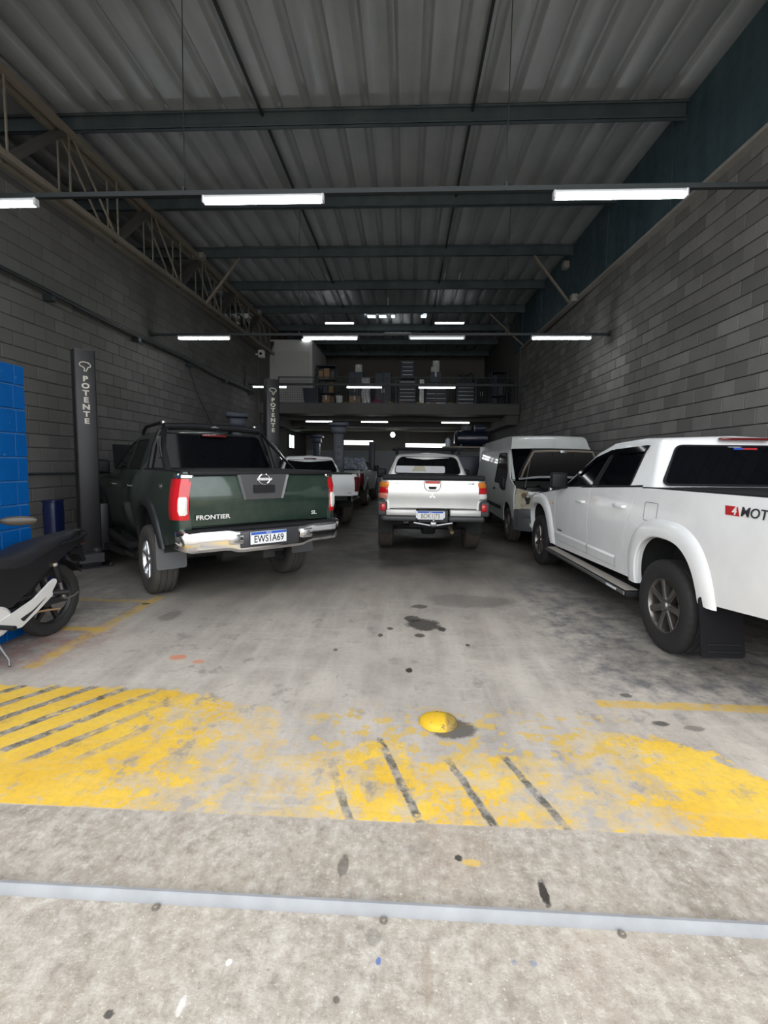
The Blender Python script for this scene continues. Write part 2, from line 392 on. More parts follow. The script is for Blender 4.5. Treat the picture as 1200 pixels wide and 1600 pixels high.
def apron_material():
    t = NT('rough_pale_concrete'); x, y, z = t.xyz()
    mid = t.noise(2.2, 6, .62); fine = t.noise(22, 6, .68); grit = t.noise(95, 3, .6); big = t.noise(.6, 4)
    c = rough_concrete(t, x, y)
    def spot(c, sx, sy, rx, ry, col, amt):
        dx = t.math('DIVIDE', t.math('SUBTRACT', x, sx), rx); dy = t.math('DIVIDE', t.math('SUBTRACT', y, sy), ry)
        r = t.math('SQRT', t.math('ADD', t.math('MULTIPLY', dx, dx), t.math('MULTIPLY', dy, dy)))
        r = t.math('ADD', r, t.math('MULTIPLY', t.math('SUBTRACT', t.noise(45, 5, .7), .5), 1.4))
        return t.mix(t.math('MULTIPLY', t.math('SUBTRACT', 1, t.step(r, .7, 1.1)), amt), c, col)
    for (sx, sy, rx, ry, col, a) in [(-.80,1.13,.014,.012,(.03,.027,.025),.85),(-.165,1.10,.009,.017,(.03,.027,.025),.9),(-.175,1.20,.010,.010,(.05,.045,.04),.7),
                                     (-.06,1.31,.009,.014,(.05,.12,.38),.8),(.42,1.33,.012,.010,(.12,.17,.30),.5),(.36,1.33,.010,.010,(.12,.17,.30),.4),(-.52,1.28,.012,.012,(.75,.74,.72),.7),(-.61,1.16,.010,.030,(.72,.71,.69),.6),
                                     (-.08,1.38,.03,.03,(.12,.11,.10),.45),(.09,1.28,.02,.09,(.22,.17,.12),.4)]:
        c = spot(c, sx, sy, rx, ry, col, a)
    c = t.mix(1.0, c, (.93,.900,.855), 'MULTIPLY')
    t.out(Base_Color=c, Roughness=.86)
    t.bump(t.math('ADD', fine, t.math('MULTIPLY', grit, .4)), .5, .008); return t.m

tag(MB().add([(-9,YF,0),(6,YF,0),(6,YB+.3,0),(-9,YB+.3,0)], [(0,1,2,3)]).build('floor', floor_material(), smooth=False, recalc=False), kind='structure')
tag(MB().add([(-40,-45,0),(40,-45,0),(40,YF,0),(-40,YF,0)], [(0,1,2,3)]).build('floor_apron', apron_material(), smooth=False, recalc=False), kind='structure')

# steel roller-door track let into the floor
t = thing('door_track', 'galvanised steel door track across the concrete floor in the foreground', 'door track', (0,YF,0))
m_brownsteel = pm('dull_bolt', (.22,.19,.16), .6, .4)
m_track = pm('worn_galvanised_steel', (.25,.255,.262), .55, .25, var=.3, scale=9)
mb = MB(); prof = [(-.022,0),(-.020,.006),(-.008,.026),(-.003,.030),(.006,.031),(.008,.028),(.008,0)]
mb.grid([[(X, a, b) for a, b in prof] for X in [XL+.2+i*.48 for i in range(20)]]); mb.build('rail', m_track, t, ang=25)
for i in range(12):
    X = -4.9 + .785*i + .14
    b = MB(); b.lathe([(0,.010),(.006,.010),(.008,.008),(.008,0)], 6, c=(X,-.034,0)); b.lathe([(.014,0),(.014,.003),(.006,.003)], 12, c=(X,-.034,0)); b.build('bolt', m_brownsteel, t, ang=20)

# yellow worn bump in the middle of the threshold
t = MB(); rows = []
for i in range(9):
    a = i/8*pi/2; rows.append([(.112*cos(a)*cos(k*pi/12)*(1+.05*sin(3*k*pi/12)), .10*cos(a)*sin(k*pi/12)*(1+.05*cos(2*k*pi/12)), .050*sin(a)**.8) for k in range(24)])
t.grid(rows, closeu=True)
tb = NT('chipped_yellow_paint'); nz = tb.noise(16, 5, .7)
bx_, by_, bz_ = tb.xyz()
bf = tb.math('MAXIMUM', tb.step(nz, .56, .64), tb.math('MULTIPLY', tb.step(tb.math('ADD', bx_, tb.math('MULTIPLY', nz, .06)), .055, .085), .7))
tb.out(Base_Color=tb.mix(bf, (.62,.38,.015), (.13,.10,.045)), Roughness=.6); tb.bump(nz, .4, .01)
tag(t.build('floor_bump', tb.m, loc=(.218,2.634,0), ang=60), 'worn yellow painted dome bump on the concrete threshold', 'floor bump')

# ------------------------------------------------------------------ block walls
def block_material(nm, lo, hi):
    t = NT(nm); oi = t.n('ShaderNodeObjectInfo').outputs['Random']; ri = t.n('ShaderNodeNewGeometry').outputs['Random Per Island']
    r = t.math('FRACT', t.math('ADD', oi, t.math('MULTIPLY', ri, 7.31))); nz = t.noise(3, 5, .65); gr = t.noise(70, 3, .7)
    wp = t.n('ShaderNodeNewGeometry').outputs['Position']; wn = t.noise(1.1, 5, .6, co=wp)
    c = t.mix(r, (lo,lo*.985,lo*.93), (hi,hi*.985,hi*.93)); c = t.mix(t.ramp(wn, .35, .7, 0, .5), c, (lo*.85,lo*.84,lo*.79))
    c = t.mix(t.ramp(gr, .5, .75, 0, .4), c, (lo*.65,lo*.64,lo*.6)); t.out(Base_Color=c, Roughness=.92); t.bump(t.math('ADD', gr, nz), .5, .006); return t.m
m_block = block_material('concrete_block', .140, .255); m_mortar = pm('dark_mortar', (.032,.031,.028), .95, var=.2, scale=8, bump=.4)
m_block_l = block_material('shaded_concrete_block', .112, .150); m_mortar_l = pm('dull_mortar', (.078,.076,.071), .95, var=.2, scale=8, bump=.4)  # left wall blocks darkened to paint in their weaker light; joints kept soft
BW, BH = .40, .20
def block_bm(L, D=.03, H=BH-.012, c=.006):      # face at +depth: a along wall, b up, t out
    a = L/2; h = H/2
    vs = [(-a,-h,0),(a,-h,0),(a,h,0),(-a,h,0),(-a,-h,D-c),(a,-h,D-c),(a,h,D-c),(-a,h,D-c),(-a+c,-h+c,D),(a-c,-h+c,D),(a-c,h-c,D),(-a+c,h-c,D)]
    fs = [(0,1,5,4),(1,2,6,5),(2,3,7,6),(3,0,4,7),(4,5,9,8),(5,6,10,9),(6,7,11,10),(7,4,8,11),(8,9,10,11)]
    return vs, fs
def block_wall(name, X, side, y0, y1, zoff, ztop, zmin_show, m_block=m_block, m_mortar=m_mortar):
    # side +1: faces +X, -1: faces -X
    base = MB(); th = .15; x0 = X-th*side
    base.hexa([(min(X,x0),y0,0),(max(X,x0),y0,0),(max(X,x0),y1,0),(min(X,x0),y1,0),(min(X,x0),y0,ztop(y0)),(max(X,x0),y0,ztop(y0)),(max(X,x0),y1,ztop(y1)),(min(X,x0),y1,ztop(y1))])
    wobj = tag(base.build(name, m_mortar, smooth=False), kind='structure')
    def mp(a, b, t_): return (X+t_*side, a*(-side)*-1, b)
    cells = []; k = 0; z = zoff-BH
    while z < 6.2:
        off = (k % 2)*BW/2; y = y0-BW+off
        while y < y1:
            a0 = max(y, y0)+.005; a1 = min(y+BW, y1)-.005; b0 = max(z, 0)
            if a1-a0 > .05 and z+BH*.55 < ztop((a0+a1)/2) and z+BH > .05:
                cells.append(((a0+a1)/2, z+BH/2, a1-a0))
            y += BW
        z += BH; k += 1
    scored = []
    for c in cells:
        p = px_of((X, c[0], c[1]))
        ok = p and -10 < p[0] < 1210 and -10 < p[1] < 1610 and c[1] > zmin_show(c[0]) and abs(c[2]-(BW-.01)) < .001
        if ok:
            q0 = px_of((X, c[0]-.2, c[1])); q1 = px_of((X, c[0]+.2, c[1]))
            scored.append((abs(q1[0]-q0[0])*(.2*FPX/p[2]), c))
    scored.sort(key=lambda s_: -s_[0]); near = [c for _, c in scored[:300]]; nset = set(near)
    vs, fs = block_bm(BW-.010); me = bpy.data.meshes.new('block'); conv = lambda p: (p[2]*side, p[0], p[1])
    me.from_pydata([conv(p) for p in vs], [], fs if side > 0 else [f[::-1] for f in fs]); me.update(); me.materials.append(m_block)
    bmn = bmesh.new(); bmn.from_mesh(me); bmesh.ops.recalc_face_normals(bmn, faces=bmn.faces[:]); bmn.to_mesh(me); bmn.free()
    if me.polygons[8].normal.x*side < 0: me.flip_normals()
    for c in near:
        o = bpy.data.objects.new('block', me); COL.objects.link(o); o.parent = wobj
        o.location = (X-.019*side+random.uniform(-.003,.003), c[0], c[1])
    rest = MB()
    for c in cells:
        if c in nset: continue
        top = min(BH-.012, 2*(ztop(c[0])-c[1]))
        v2, f2 = block_bm(c[2], H=BH-.012); d = random.uniform(-.003,.003)-.019
        rest.add([((p[2]+d)*side+X, p[0]+c[0], p[1]+c[1]) for p in v2], f2)
    ro = rest.build('distant_blocks', m_block, wobj, smooth=False); ro['kind'] = 'stuff'
    return wobj
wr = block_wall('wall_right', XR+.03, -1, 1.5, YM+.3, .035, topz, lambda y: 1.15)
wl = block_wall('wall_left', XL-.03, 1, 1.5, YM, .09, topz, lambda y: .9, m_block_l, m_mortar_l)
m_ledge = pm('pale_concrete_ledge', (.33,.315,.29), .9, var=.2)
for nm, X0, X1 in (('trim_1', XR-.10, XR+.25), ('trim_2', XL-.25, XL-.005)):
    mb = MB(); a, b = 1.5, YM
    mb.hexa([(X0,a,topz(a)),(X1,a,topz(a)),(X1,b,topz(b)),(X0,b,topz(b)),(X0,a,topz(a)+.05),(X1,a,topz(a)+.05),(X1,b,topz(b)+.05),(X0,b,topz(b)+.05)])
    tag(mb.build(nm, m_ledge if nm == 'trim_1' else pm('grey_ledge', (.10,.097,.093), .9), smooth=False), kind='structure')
# plated girder above the right wall
def teal(name, c0, c1, c2):
    t = NT(name); st = t.noise(1.6, 6, .65, co=t.mapping((1, 1.6, .22))); nz = t.noise(5, 4)
    c = t.mix(t.ramp(st, .35, .65), c0, c1); c = t.mix(t.ramp(t.noise(.7, 5, .7), .58, .72, 0, .6), c, c2)
    t.out(Base_Color=c, Roughness=t.ramp(nz, .3, .7, .42, .65), Metallic=.15); return t.m
m_teal = teal('stained_teal_steel', (.040,.075,.092), (.075,.125,.145), (.022,.036,.040))
mb = MB(); y0, y1 = 1.5, YM+1
mb.hexa([(XR-.06,y0,topz(y0)+.05),(XR+.15,y0,topz(y0)+.05),(XR+.15,y1,topz(y1)+.05),(XR-.06,y1,topz(y1)+.05),(XR-.06,y0,roofz(y0)+.1),(XR+.15,y0,roofz(y0)+.1),(XR+.15,y1,roofz(y1)+.1),(XR-.06,y1,roofz(y1)+.1)])
gird = tag(mb.build('wall_right_girder', m_teal, smooth=False), kind='structure')
for i in range(7):
    Y = 3.1+2.3*i; mb = MB(); mb.box(XR-.075, XR-.055, Y-.04, Y+.04, topz(Y)+.06, roofz(Y)-.02); mb.build('stiffener', m_teal, gird, smooth=False)

# plain end of the building: side walls beyond the mezzanine edge, back wall, outer walls, front lintel
m_plaster = pm('dim_grey_plaster', (.11,.106,.10), .95, var=.2, scale=1.2, bump=.2)
m_backlow = pm('pale_painted_wall', (.30,.31,.32), .85, var=.1, scale=1.5)
def sbox(name, m, *a): return tag(MB().box(*a).build(name, m, smooth=False), kind='structure')
sbox('wall_left_rear', m_plaster, XL-.18, XL+.02, YM, YB, 0, 7.4)
sbox('wall_right_rear', m_plaster, XR-.02, XR+.18, YM+.3, YB, 0, 7.4)
sbox('wall_back', pm('tan_grey_plaster', (.20,.185,.165), .95, var=.2, scale=1.2), XL-.2, XR+.2, YB, YB+.2, 0, 7.6)
sbox('wall_back_dado', m_backlow, XL+.05, XR-.05, YB-.03, YB, 0, 2.15)
sbox('wall_outer_left', m_plaster, -9.2, -9.0, 1.3, YB+.2, 0, 7.6)  # added to close the neighbouring bay against light leaks
sbox('floor_neighbour', m_plaster, -9.0, XL-.18, 1.3, YB, 4.75, 4.9)  # unseen slab added with the outer wall to keep light out from below
sbox('wall_front', m_plaster, XL-.2, XR+.3, 1.25, 1.45, 5.6, 7.4)
sbox('wall_front_left', m_plaster, -9.2, -3.75, 1.25, 1.47, 0, 4.9)  # unseen wall added beside the opening to shade the left side

# ------------------------------------------------------------------ roof: trapezoidal sheets, purlins, tie rods
def sheet_mat():
    t = NT('galvanised_roof_sheet'); nz = t.noise(1.3, 5, .6); st = t.noise(1, 4, .6, co=t.mapping((9, .5, 1)))
    c = t.mix(t.ramp(nz, .3, .7), (.41,.435,.45), (.51,.53,.54)); c = t.mix(t.ramp(st, .45, .7, 0, .30), c, (.33,.35,.365))
    fineribs = t.n('ShaderNodeTexWave', wave_type='BANDS', bands_direction='X'); t.set(fineribs.inputs['Vector'], t.co); fineribs.inputs['Scale'].default_value = 9
    t.out(Base_Color=c, Metallic=.35, Roughness=t.ramp(nz, .3, .7, .38, .55)); t.bump(fineribs.outputs['Fac'], .12, .004); return t.m
m_sheet = sheet_mat()
ceil = bpy.data.objects.new('ceiling', None); COL.objects.link(ceil); tag(ceil, kind='structure')
PER = .437
def sheet_prof(n):
    pr = []
    for i in range(n):
        x = i*PER; pr += [(x,0),(x+.285,0),(x+.300,.012),(x+.322,.078),(x+.337,.090),(x+.385,.090),(x+.400,.078),(x+.422,.012)]
    pr.append((n*PER,0)); return pr
X = XR+.15-.05
while X > -9.0:
    n = 2; X -= n*PER; mb = MB(); rows = []
    for Y in (1.2, 6.85, 13.0, 18.0, YB+.2): rows.append([(X+a, Y, roofz(Y)+b) for a, b in sheet_prof(n)])
    mb.grid(rows, flip=True); mb.build('roof_sheet', m_sheet, ceil, ang=50, recalc=False)
m_pur = teal('purlin_paint', (.065,.090,.10), (.11,.14,.15), (.04,.05,.055))
PY = [2.80+2.3*i for i in range(10)]
for Y in PY:
    z1 = roofz(Y)-.005; z0 = z1-.25; mb = MB(); xa, xb = -9.0, XR-.06
    mb.box(xa, xb, Y-.004, Y+.004, z0, z1); mb.box(xa, xb, Y-.075, Y+.004, z1-.006, z1); mb.box(xa, xb, Y-.075, Y+.004, z0, z0+.006)
    mb.box(xa, xb, Y-.075, Y-.069, z0, z0+.03); mb.box(xa, xb, Y-.075, Y-.069, z1-.03, z1)
    mb.build('purlin', m_pur, ceil, smooth=False)
m_dark = pm('dark_steel', (.020,.026,.028), .5, var=.2)
for Xr in (-2.27, .92):
    for a, b in zip([1.5]+PY, PY+[YB]):
        MB().bar((Xr, a, roofz(a)-.05), (Xr, b, roofz(b)-.05), .035, .035).build('tie_rod', m_dark, ceil, smooth=False)

for Xr, w_ in ((-1.52,.30),(-1.08,.26),(-.62,.12),(.50,.18)):
    MB().box(Xr, Xr+w_, 17.65, 17.95, roofz(17.8)-.012, roofz(17.8)-.004).build('roof_light', em('roof_light_glow', (.82,.93,1.0), 1.0), ceil, smooth=False)
# lattice truss above the left wall
m_truss = pm('dusty_truss_paint', (.24,.212,.17), .75, var=.25, scale=5)
m_trussd = pm('truss_channel_dark', (.085,.080,.074), .75, var=.2)
tr = thing('roof_truss', 'long beige lattice steel truss standing on top of the left block wall', 'truss', (XL+.12, 0, 0))
def tz0(y): return topz(y)+.095
def tz1(y): return roofz(y)-.34
for s_ in (-.09, .09):
    MB().bar((s_, 1.6, tz0(1.6)), (s_, 19.5, tz0(19.5)), .07, .09).build('bottom_chord', m_truss, tr, smooth=False)
    MB().bar((s_, 1.6, tz1(1.6)), (s_, 19.5, tz1(19.5)), .07, .11).build('top_chord', m_truss, tr, smooth=False)
T0 = 2.60
for k in range(8):
    Yt = T0+2.33*k; Yb = Yt+1.2; Yn = Yt+2.33
    if Yb > 19.3: break
    for s_ in (-.09, .09):
        MB().bar((s_,Yt+.05,tz1(Yt)), (s_,Yb-.1,tz0(Yb)), .028, .028).build('diagonal', m_truss, tr, smooth=False)
        MB().bar((s_,Yt-.02,tz1(Yt)), (s_,Yt-.02,tz0(Yt)), .022, .022).build('vertical', m_truss, tr, smooth=False)
        MB().bar((s_,Yb-.04,tz1(Yb)), (s_,Yb-.04,tz0(Yb)), .022, .022).build('vertical', m_truss, tr, smooth=False)
    if Yn < 19.4: MB().bar((0,Yb+.03,tz0(Yb)), (0,Yn-.05,tz1(Yn)), .20, .07).build('brace', m_trussd, tr, smooth=False)
for Y in (11.75, 16.3):
    MB().box(-.16,.22,Y-.09,Y+.09,tz1(Y)-.02,tz1(Y)+.10).build('gusset', m_ledge, tr, smooth=False)
# thin knee braces
for nm, a, b, lab in (('knee_brace', (-4.30,12.0,6.68), (-5.20,12.0,5.56), 'thin pale knee brace below the roof beside the left truss'),
                      ('knee_brace', (3.10,12.0,6.68), (4.02,12.0,5.52), 'thin pale knee brace from purlin to the right wall girder'),
                      ('knee_brace', (2.85,16.6,6.70), (4.00,16.6,5.66), 'thin pale knee brace at the far right near the mezzanine')):
    tag(MB().bar(a, b, .05, .05).build(nm, m_truss, smooth=False), lab, 'brace', 'roof knee braces')
for i, (Y, z, w_) in enumerate(((12.3, 6.55, .2), (11.6, 5.50, .16))):
    tag(MB().rbox(XR-.20,XR-.06,Y-.09,Y+.09,z-.07,z+.10,.01,1).build('bearing_block', m_ledge, smooth=False),
        ('small pale bearing block at the purlin end on the right girder', 'small pale bearing block on the ledge below the right girder')[i], 'block')

# ------------------------------------------------------------------ LED battens on cross rails
def led(x, y, z, L, label, group='lit LED battens', far=False, drop=0, lit=True, rz=0, off=False, hang=0):
    t = thing('led_batten', label, 'lamp', (x, y, z), rz, group); h = L/2
    MB().rbox(-h, h, -.030, .030, .004, .045, .012, 2).build('housing', m_lampbody, t)
    MB().rbox(-h+.01, h-.01, -.033, .033, -.030, .012, .016, 2).build('diffuser', (m_ledoff if off else m_ledsoft if far else m_led), t)
    for s_ in (-1, 1): MB().rbox(s_*h-.014, s_*h+.014, -.034, .034, -.031, .046, .008, 1).build('end_cap', m_lampbody, t)
    for s_ in ((-1,1) if hang else ()): MB().bar((s_*h*.8,.0,.04),(s_*h*.8,.0,.04+hang),.012,.012).build('hanger', m_dark, t, smooth=False)
    return t
m_ledoff = em('led_diffuser_dim', (.8,.88,.9), .22)
def rail(y, z, label, x0=XL+.02, x1=XR-.02, wires=()):
    t = thing('lamp_rail', label, 'rail', (0,y,z))
    MB().bar((x0,0,0),(x1,0,0),.045,.045).build('tube', m_dark, t, smooth=False)
    for X in (x0+.012, x1-.012): MB().box(X-.012,X+.012,-.06,.06,-.0225,.06).build('wall_plate', m_dark, t, smooth=False)
    for X in wires:
        MB().box(X-.010,X+.010,-.026,.026,-.022,.06).build('clamp', m_dark, t, smooth=False)
        MB().tube([(X,0,.08),(X+.02,0,roofz(y)-z)], .005, 5).build('hanger_wire', m_dark, t)
R1, R2, R3 = 4.75, 9.75, 15.6
rail(R1, 4.20, 'dark steel lamp rail across the hall nearest the camera', wires=(-2.26, .93))
rail(R2, 4.17, 'dark steel lamp rail across the middle of the hall', wires=(-2.26, 2.0))
rail(R3, 4.10, 'dark steel lamp rail in front of the mezzanine', XL+.1, XR-.1)
led(-4.42, R1, 4.1315, 1.22, 'lit LED batten cut off by the left photo edge')
led(-1.46, R1, 4.1315, 1.20, 'large lit LED batten on the nearest rail, left of centre')
led(2.02, R1, 4.1315, 1.24, 'large lit LED batten on the nearest rail, in front of the teal girder')
led(-4.28, R2, 4.1015, 1.10, 'lit LED batten near the left block wall on the middle rail')
led(-1.60, R2, 4.1015, 1.12, 'lit LED batten above the white office wall on the middle rail')
led(.60, R2, 4.1015, 1.12, 'unlit LED batten on the middle rail, right of centre', off=True)
led(3.12, R2, 4.1015, 1.18, 'lit LED batten near the right block wall on the middle rail')
led(-4.62, R3, 4.0315, 1.15, 'lit LED batten half hidden behind the far black lift post', far=True)
led(-1.42, R3, 4.0315, 1.18, 'lit LED batten before the mezzanine railing, left of centre', far=True)
led(1.0, R3, 4.0315, 1.22, 'lit LED batten before the mezzanine railing, right of centre', far=True)
led(-2.40, 16.56, 6.40, 1.02, 'lit LED batten high under the roof above the mezzanine, left one', far=True, hang=.30)
led(-.38, 18.86, 6.66, 1.06, 'lit LED batten high under the roof above the mezzanine, middle one', far=True, hang=.10)
led(1.45, 16.56, 6.40, 1.02, 'lit LED batten high under the roof above the mezzanine, right one', far=True, hang=.30)
led(-3.95, 18.27, 6.285, .34, 'short lit lamp on top of the white office wall', far=True)
led(-3.45, 18.30, 3.115, 1.06, 'lit LED batten under the mezzanine, left one', far=True)
led(-1.25, 18.30, 3.115, 1.06, 'lit LED batten under the mezzanine, middle one', far=True)
led(1.92, 18.30, 3.115, 1.10, 'lit LED batten under the mezzanine, right one', far=True)
def twin(x, y, z, L, label, hgt=.13):
    t = thing('twin_tube_fixture', label, 'lamp', (x,y,z), 0, 'twin tube fixtures at the back')
    MB().rbox(-L/2,L/2,-.03,.03,-.02,hgt+.02,.01,1).build('housing', m_lampbody, t)
    for s_ in (-.4,.4): MB().bar((s_*L,0,hgt),(s_*L,0,3.30-z),.02,.02).build('hanger', m_dark, t, smooth=False)
    for zz in (0, hgt): MB().tube([(-L/2+.03,-.05,zz),(L/2-.03,-.05,zz)], .032, 10).build('tube', m_ledsoft, t)
twin(-2.35, 22.0, 2.38, 1.62, 'bright twin tube fixture behind the black lift posts at the back')
twin(1.03, 22.0, 2.25, 2.12, 'bright twin tube fixture above the roof rack of the silver pickup', .15)
tb_ = thing('round_lamp', 'bright round lamp under the mezzanine ceiling', 'lamp', (-.63, 22.0, 2.83))
MB().lathe([(0,.13),(.05,.12),(.095,.06),(.11,0),(.095,-.06),(.05,-.10),(0,-.11)], 20).build('globe', em('lamp_globe', (.92,1,.97), 4.0), tb_)
MB().cyl((0,0,.12),(0,0,.46),.012,6).build('stem', m_dark, tb_)

# ------------------------------------------------------------------ mezzanine
ZM0, ZM1 = 3.30, 3.66
m_conc = pm('bare_concrete', (.105,.10,.095), .9, var=.25, scale=2.5, bump=.2)
sbox('floor_mezzanine', m_conc, XL+.03, XR-.03, YM, YB, ZM0, ZM1)
for i, Y in enumerate((18.3, 20.4, 22.5)): sbox('trim_%d' % (3+i), m_conc, XL+.03, XR-.03, Y-.12, Y+.12, 3.06 if i else 3.16, ZM0)
sbox('trim_6', m_conc, XR-.45, XR-.03, YM+.2, YB, 2.95, ZM0)
sbox('trim_7', m_conc, XL+.03, XL+.40, YM+.2, YB, 2.95, ZM0)
pp = thing('ceiling_pipe', 'thin pipe hanging below the mezzanine ceiling', 'pipe', (0,21.3,2.98))
MB().tube([(XL+.3,0,0),(XR-.5,0,0)], .03, 8).build('pipe', m_truss, pp)
for X in (-4.2,-2.6,-1.0,.6,2.2): MB().bar((X,0,0),(X,0,.32),.02,.02).build('hanger', m_dark, pp, smooth=False)
# small bright window on the left, under the mezzanine
wn = MB().box(-.02,.02,-.5,.5,0,.62).build('window_1', em('lit_window_pane', (.72,.95,.80), .9), smooth=False); wn.location = (XL+.05, 21.6, 2.15); tag(wn, kind='structure')
mb = MB()
for a in (-.5,0,.5): mb.box(-.03,.04,a-.02,a+.02,-.03,.65)
for b in (-.01,.62): mb.box(-.03,.04,-.52,.52,b-.02,b+.02)
mb.build('window_frame', m_dark, wn, smooth=False)
# railing
rl = thing('mezzanine_railing', 'black railing with wire mesh along the mezzanine edge', 'railing', (0,YM+.08,ZM1))
x0r, x1r = -4.72, 3.95
for z in (.02, .72, .96): MB().bar((x0r,0,z),(x1r,0,z),.035,.035).build('rail', m_dark, rl, smooth=False)
for i in range(7):
    X = lerp(x0r, x1r, i/6); MB().bar((X,0,0),(X,0,.98),.04,.04).build('post', m_dark, rl, smooth=False)
mb = MB(); X = x0r
while X < x1r: mb.bar((X,0,.02),(X,0,.96),.006,.006); X += .085
for k in range(11): mb.bar((x0r,0,.06+k*.085),(x1r,0,.06+k*.085),.006,.006)
o = mb.build('wire_mesh', m_dark, rl, smooth=False); o['kind'] = 'stuff'
# white office wall on the mezzanine
m_office = pm('office_white', (.55,.54,.53), .8, var=.06)
of = thing('office_partition', 'plain off-white office wall on the mezzanine, left', 'partition', (0,18.3,ZM1))
MB().box(XL+.03,-3.72,0,.12,0,2.62).build('wall_panel', m_office, of, smooth=False)
MB().box(-5.28,-3.86,-.04,0,0,2.16).build('shutter', pm('office_panel', (.50,.49,.475), .7), of, smooth=False)
MB().box(-3.78,-3.72,.12,3.0,0,2.62).build('side_wall', m_office, of, smooth=False)
# ------------------------------------------------------------------ vehicles
def wheel(parent, x, y, R, W, rimR, style, m_rim, m_tire=None, right=False):
    """tyre is the part, rim, spokes and hub are its sub-parts; outer face at +y (turned for the right side)"""
    h = W/2; g = .009
    prof = [(rimR*.97,-h*.80),(rimR+.012,-h*.90),(lerp(rimR,R,.45),-h*1.0),(R-.035,-h*.97),(R-.012,-h*.86),(R,-h*.74),(R,-h*.50),(R-g,-h*.48),(R-g,-h*.42),(R,-h*.40),(R,-h*.04),(R-g,-h*.02),(R-g,h*.04),(R,h*.06),
            (R,h*.40),(R-g,h*.42),(R-g,h*.48),(R,h*.50),(R,h*.74),(R-.012,h*.86),(R-.035,h*.97),(lerp(rimR,R,.45),h*1.0),(rimR+.012,h*.90),(rimR*.97,h*.80)]
    shoulder = {3,4,5,6,17,18,19,20}
    mb = MB(); mb.lathe(prof, 108, 'y', mod=lambda k, i: (-.007 if (i in shoulder and k % 3 == 0) else 0))
    t = mb.build('wheel', m_tire or m_rubber, parent, ang=40); t.location = (x, y, R)
    if right: t.rotation_euler = (0,0,pi)
    t['label'] = 'black rubber tyre with alloy rim'
    b = MB(); r = rimR
    b.lathe([(r*.98,h*.80),(r*.99,h*.86),(r*.955,h*.87),(r*.93,h*.80),(r*.90,h*.55),(r*.86,-h*.3),(r*.86,-h*.75),(r*.97,-h*.80)], 48, 'y')
    b.build('rim', m_rim, t)
    b = MB(); b.lathe([(0,-h*.05),(r*.84,-h*.05)], 24, 'y'); b.lathe([(r*.62,h*.0),(r*.60,h*.12),(r*.2,h*.12)], 24, 'y'); b.build('brake_disc', m_under, t)
    n = {'seven': 7, 'six': 6, 'five': 5}[style]
    for k in range(n):
        a = 2*pi*k/n + .2; w0, w1 = (.19, .30) if style != 'five' else (.22, .34)
        M = Matrix.Rotation(a, 4, 'Y'); s_ = MB()
        rr0, rr1 = r*.16, r*.955; hw0 = r*w0*.62; hw1 = r*w1*.50
        s_.hexa([(-hw0,h*.30,rr0),(hw0,h*.30,rr0),(hw0,h*.66,rr0),(-hw0,h*.66,rr0),(-hw1,h*.32,rr1),(hw1,h*.32,rr1),(hw1*.86,h*.76,rr1),(-hw1*.86,h*.76,rr1)])
        s_.hexa([(-hw0*.5,h*.60,rr0),(hw0*.5,h*.60,rr0),(hw0*.3,h*.72,rr0),(-hw0*.3,h*.72,rr0),(-hw1*.75,h*.62,rr1*.97),(hw1*.75,h*.62,rr1*.97),(hw1*.55,h*.82,rr1*.97),(-hw1*.55,h*.82,rr1*.97)])
        s_.xf(M); s_.build('spoke', m_rim, t, smooth=False)
    b = MB(); b.lathe([(r*.27,h*.30),(r*.27,h*.66),(r*.20,h*.74),(r*.19,h*.80),(r*.15,h*.86),(0,h*.87)], 24, 'y'); b.build('hub_cap', m_rim, t)
    for k in range(5):
        a = 2*pi*k/5; b = MB(); b.cyl((r*.24*sin(a),h*.62,r*.24*cos(a)),(r*.24*sin(a),h*.74,r*.24*cos(a)),r*.035,6); b.build('wheel_nut', m_steel, t, smooth=False)
    return t

def arch(xc, zc, a, b, n=2.5, N=24, a0=0.0, a1=pi):
    out = []
    for i in range(N+1):
        th = a0+(a1-a0)*i/N; c, s_ = cos(th), sin(th)
        out.append((xc+a*math.copysign(abs(c)**(2/n), c), zc+b*math.copysign(abs(s_)**(2/n), s_)))
    return out

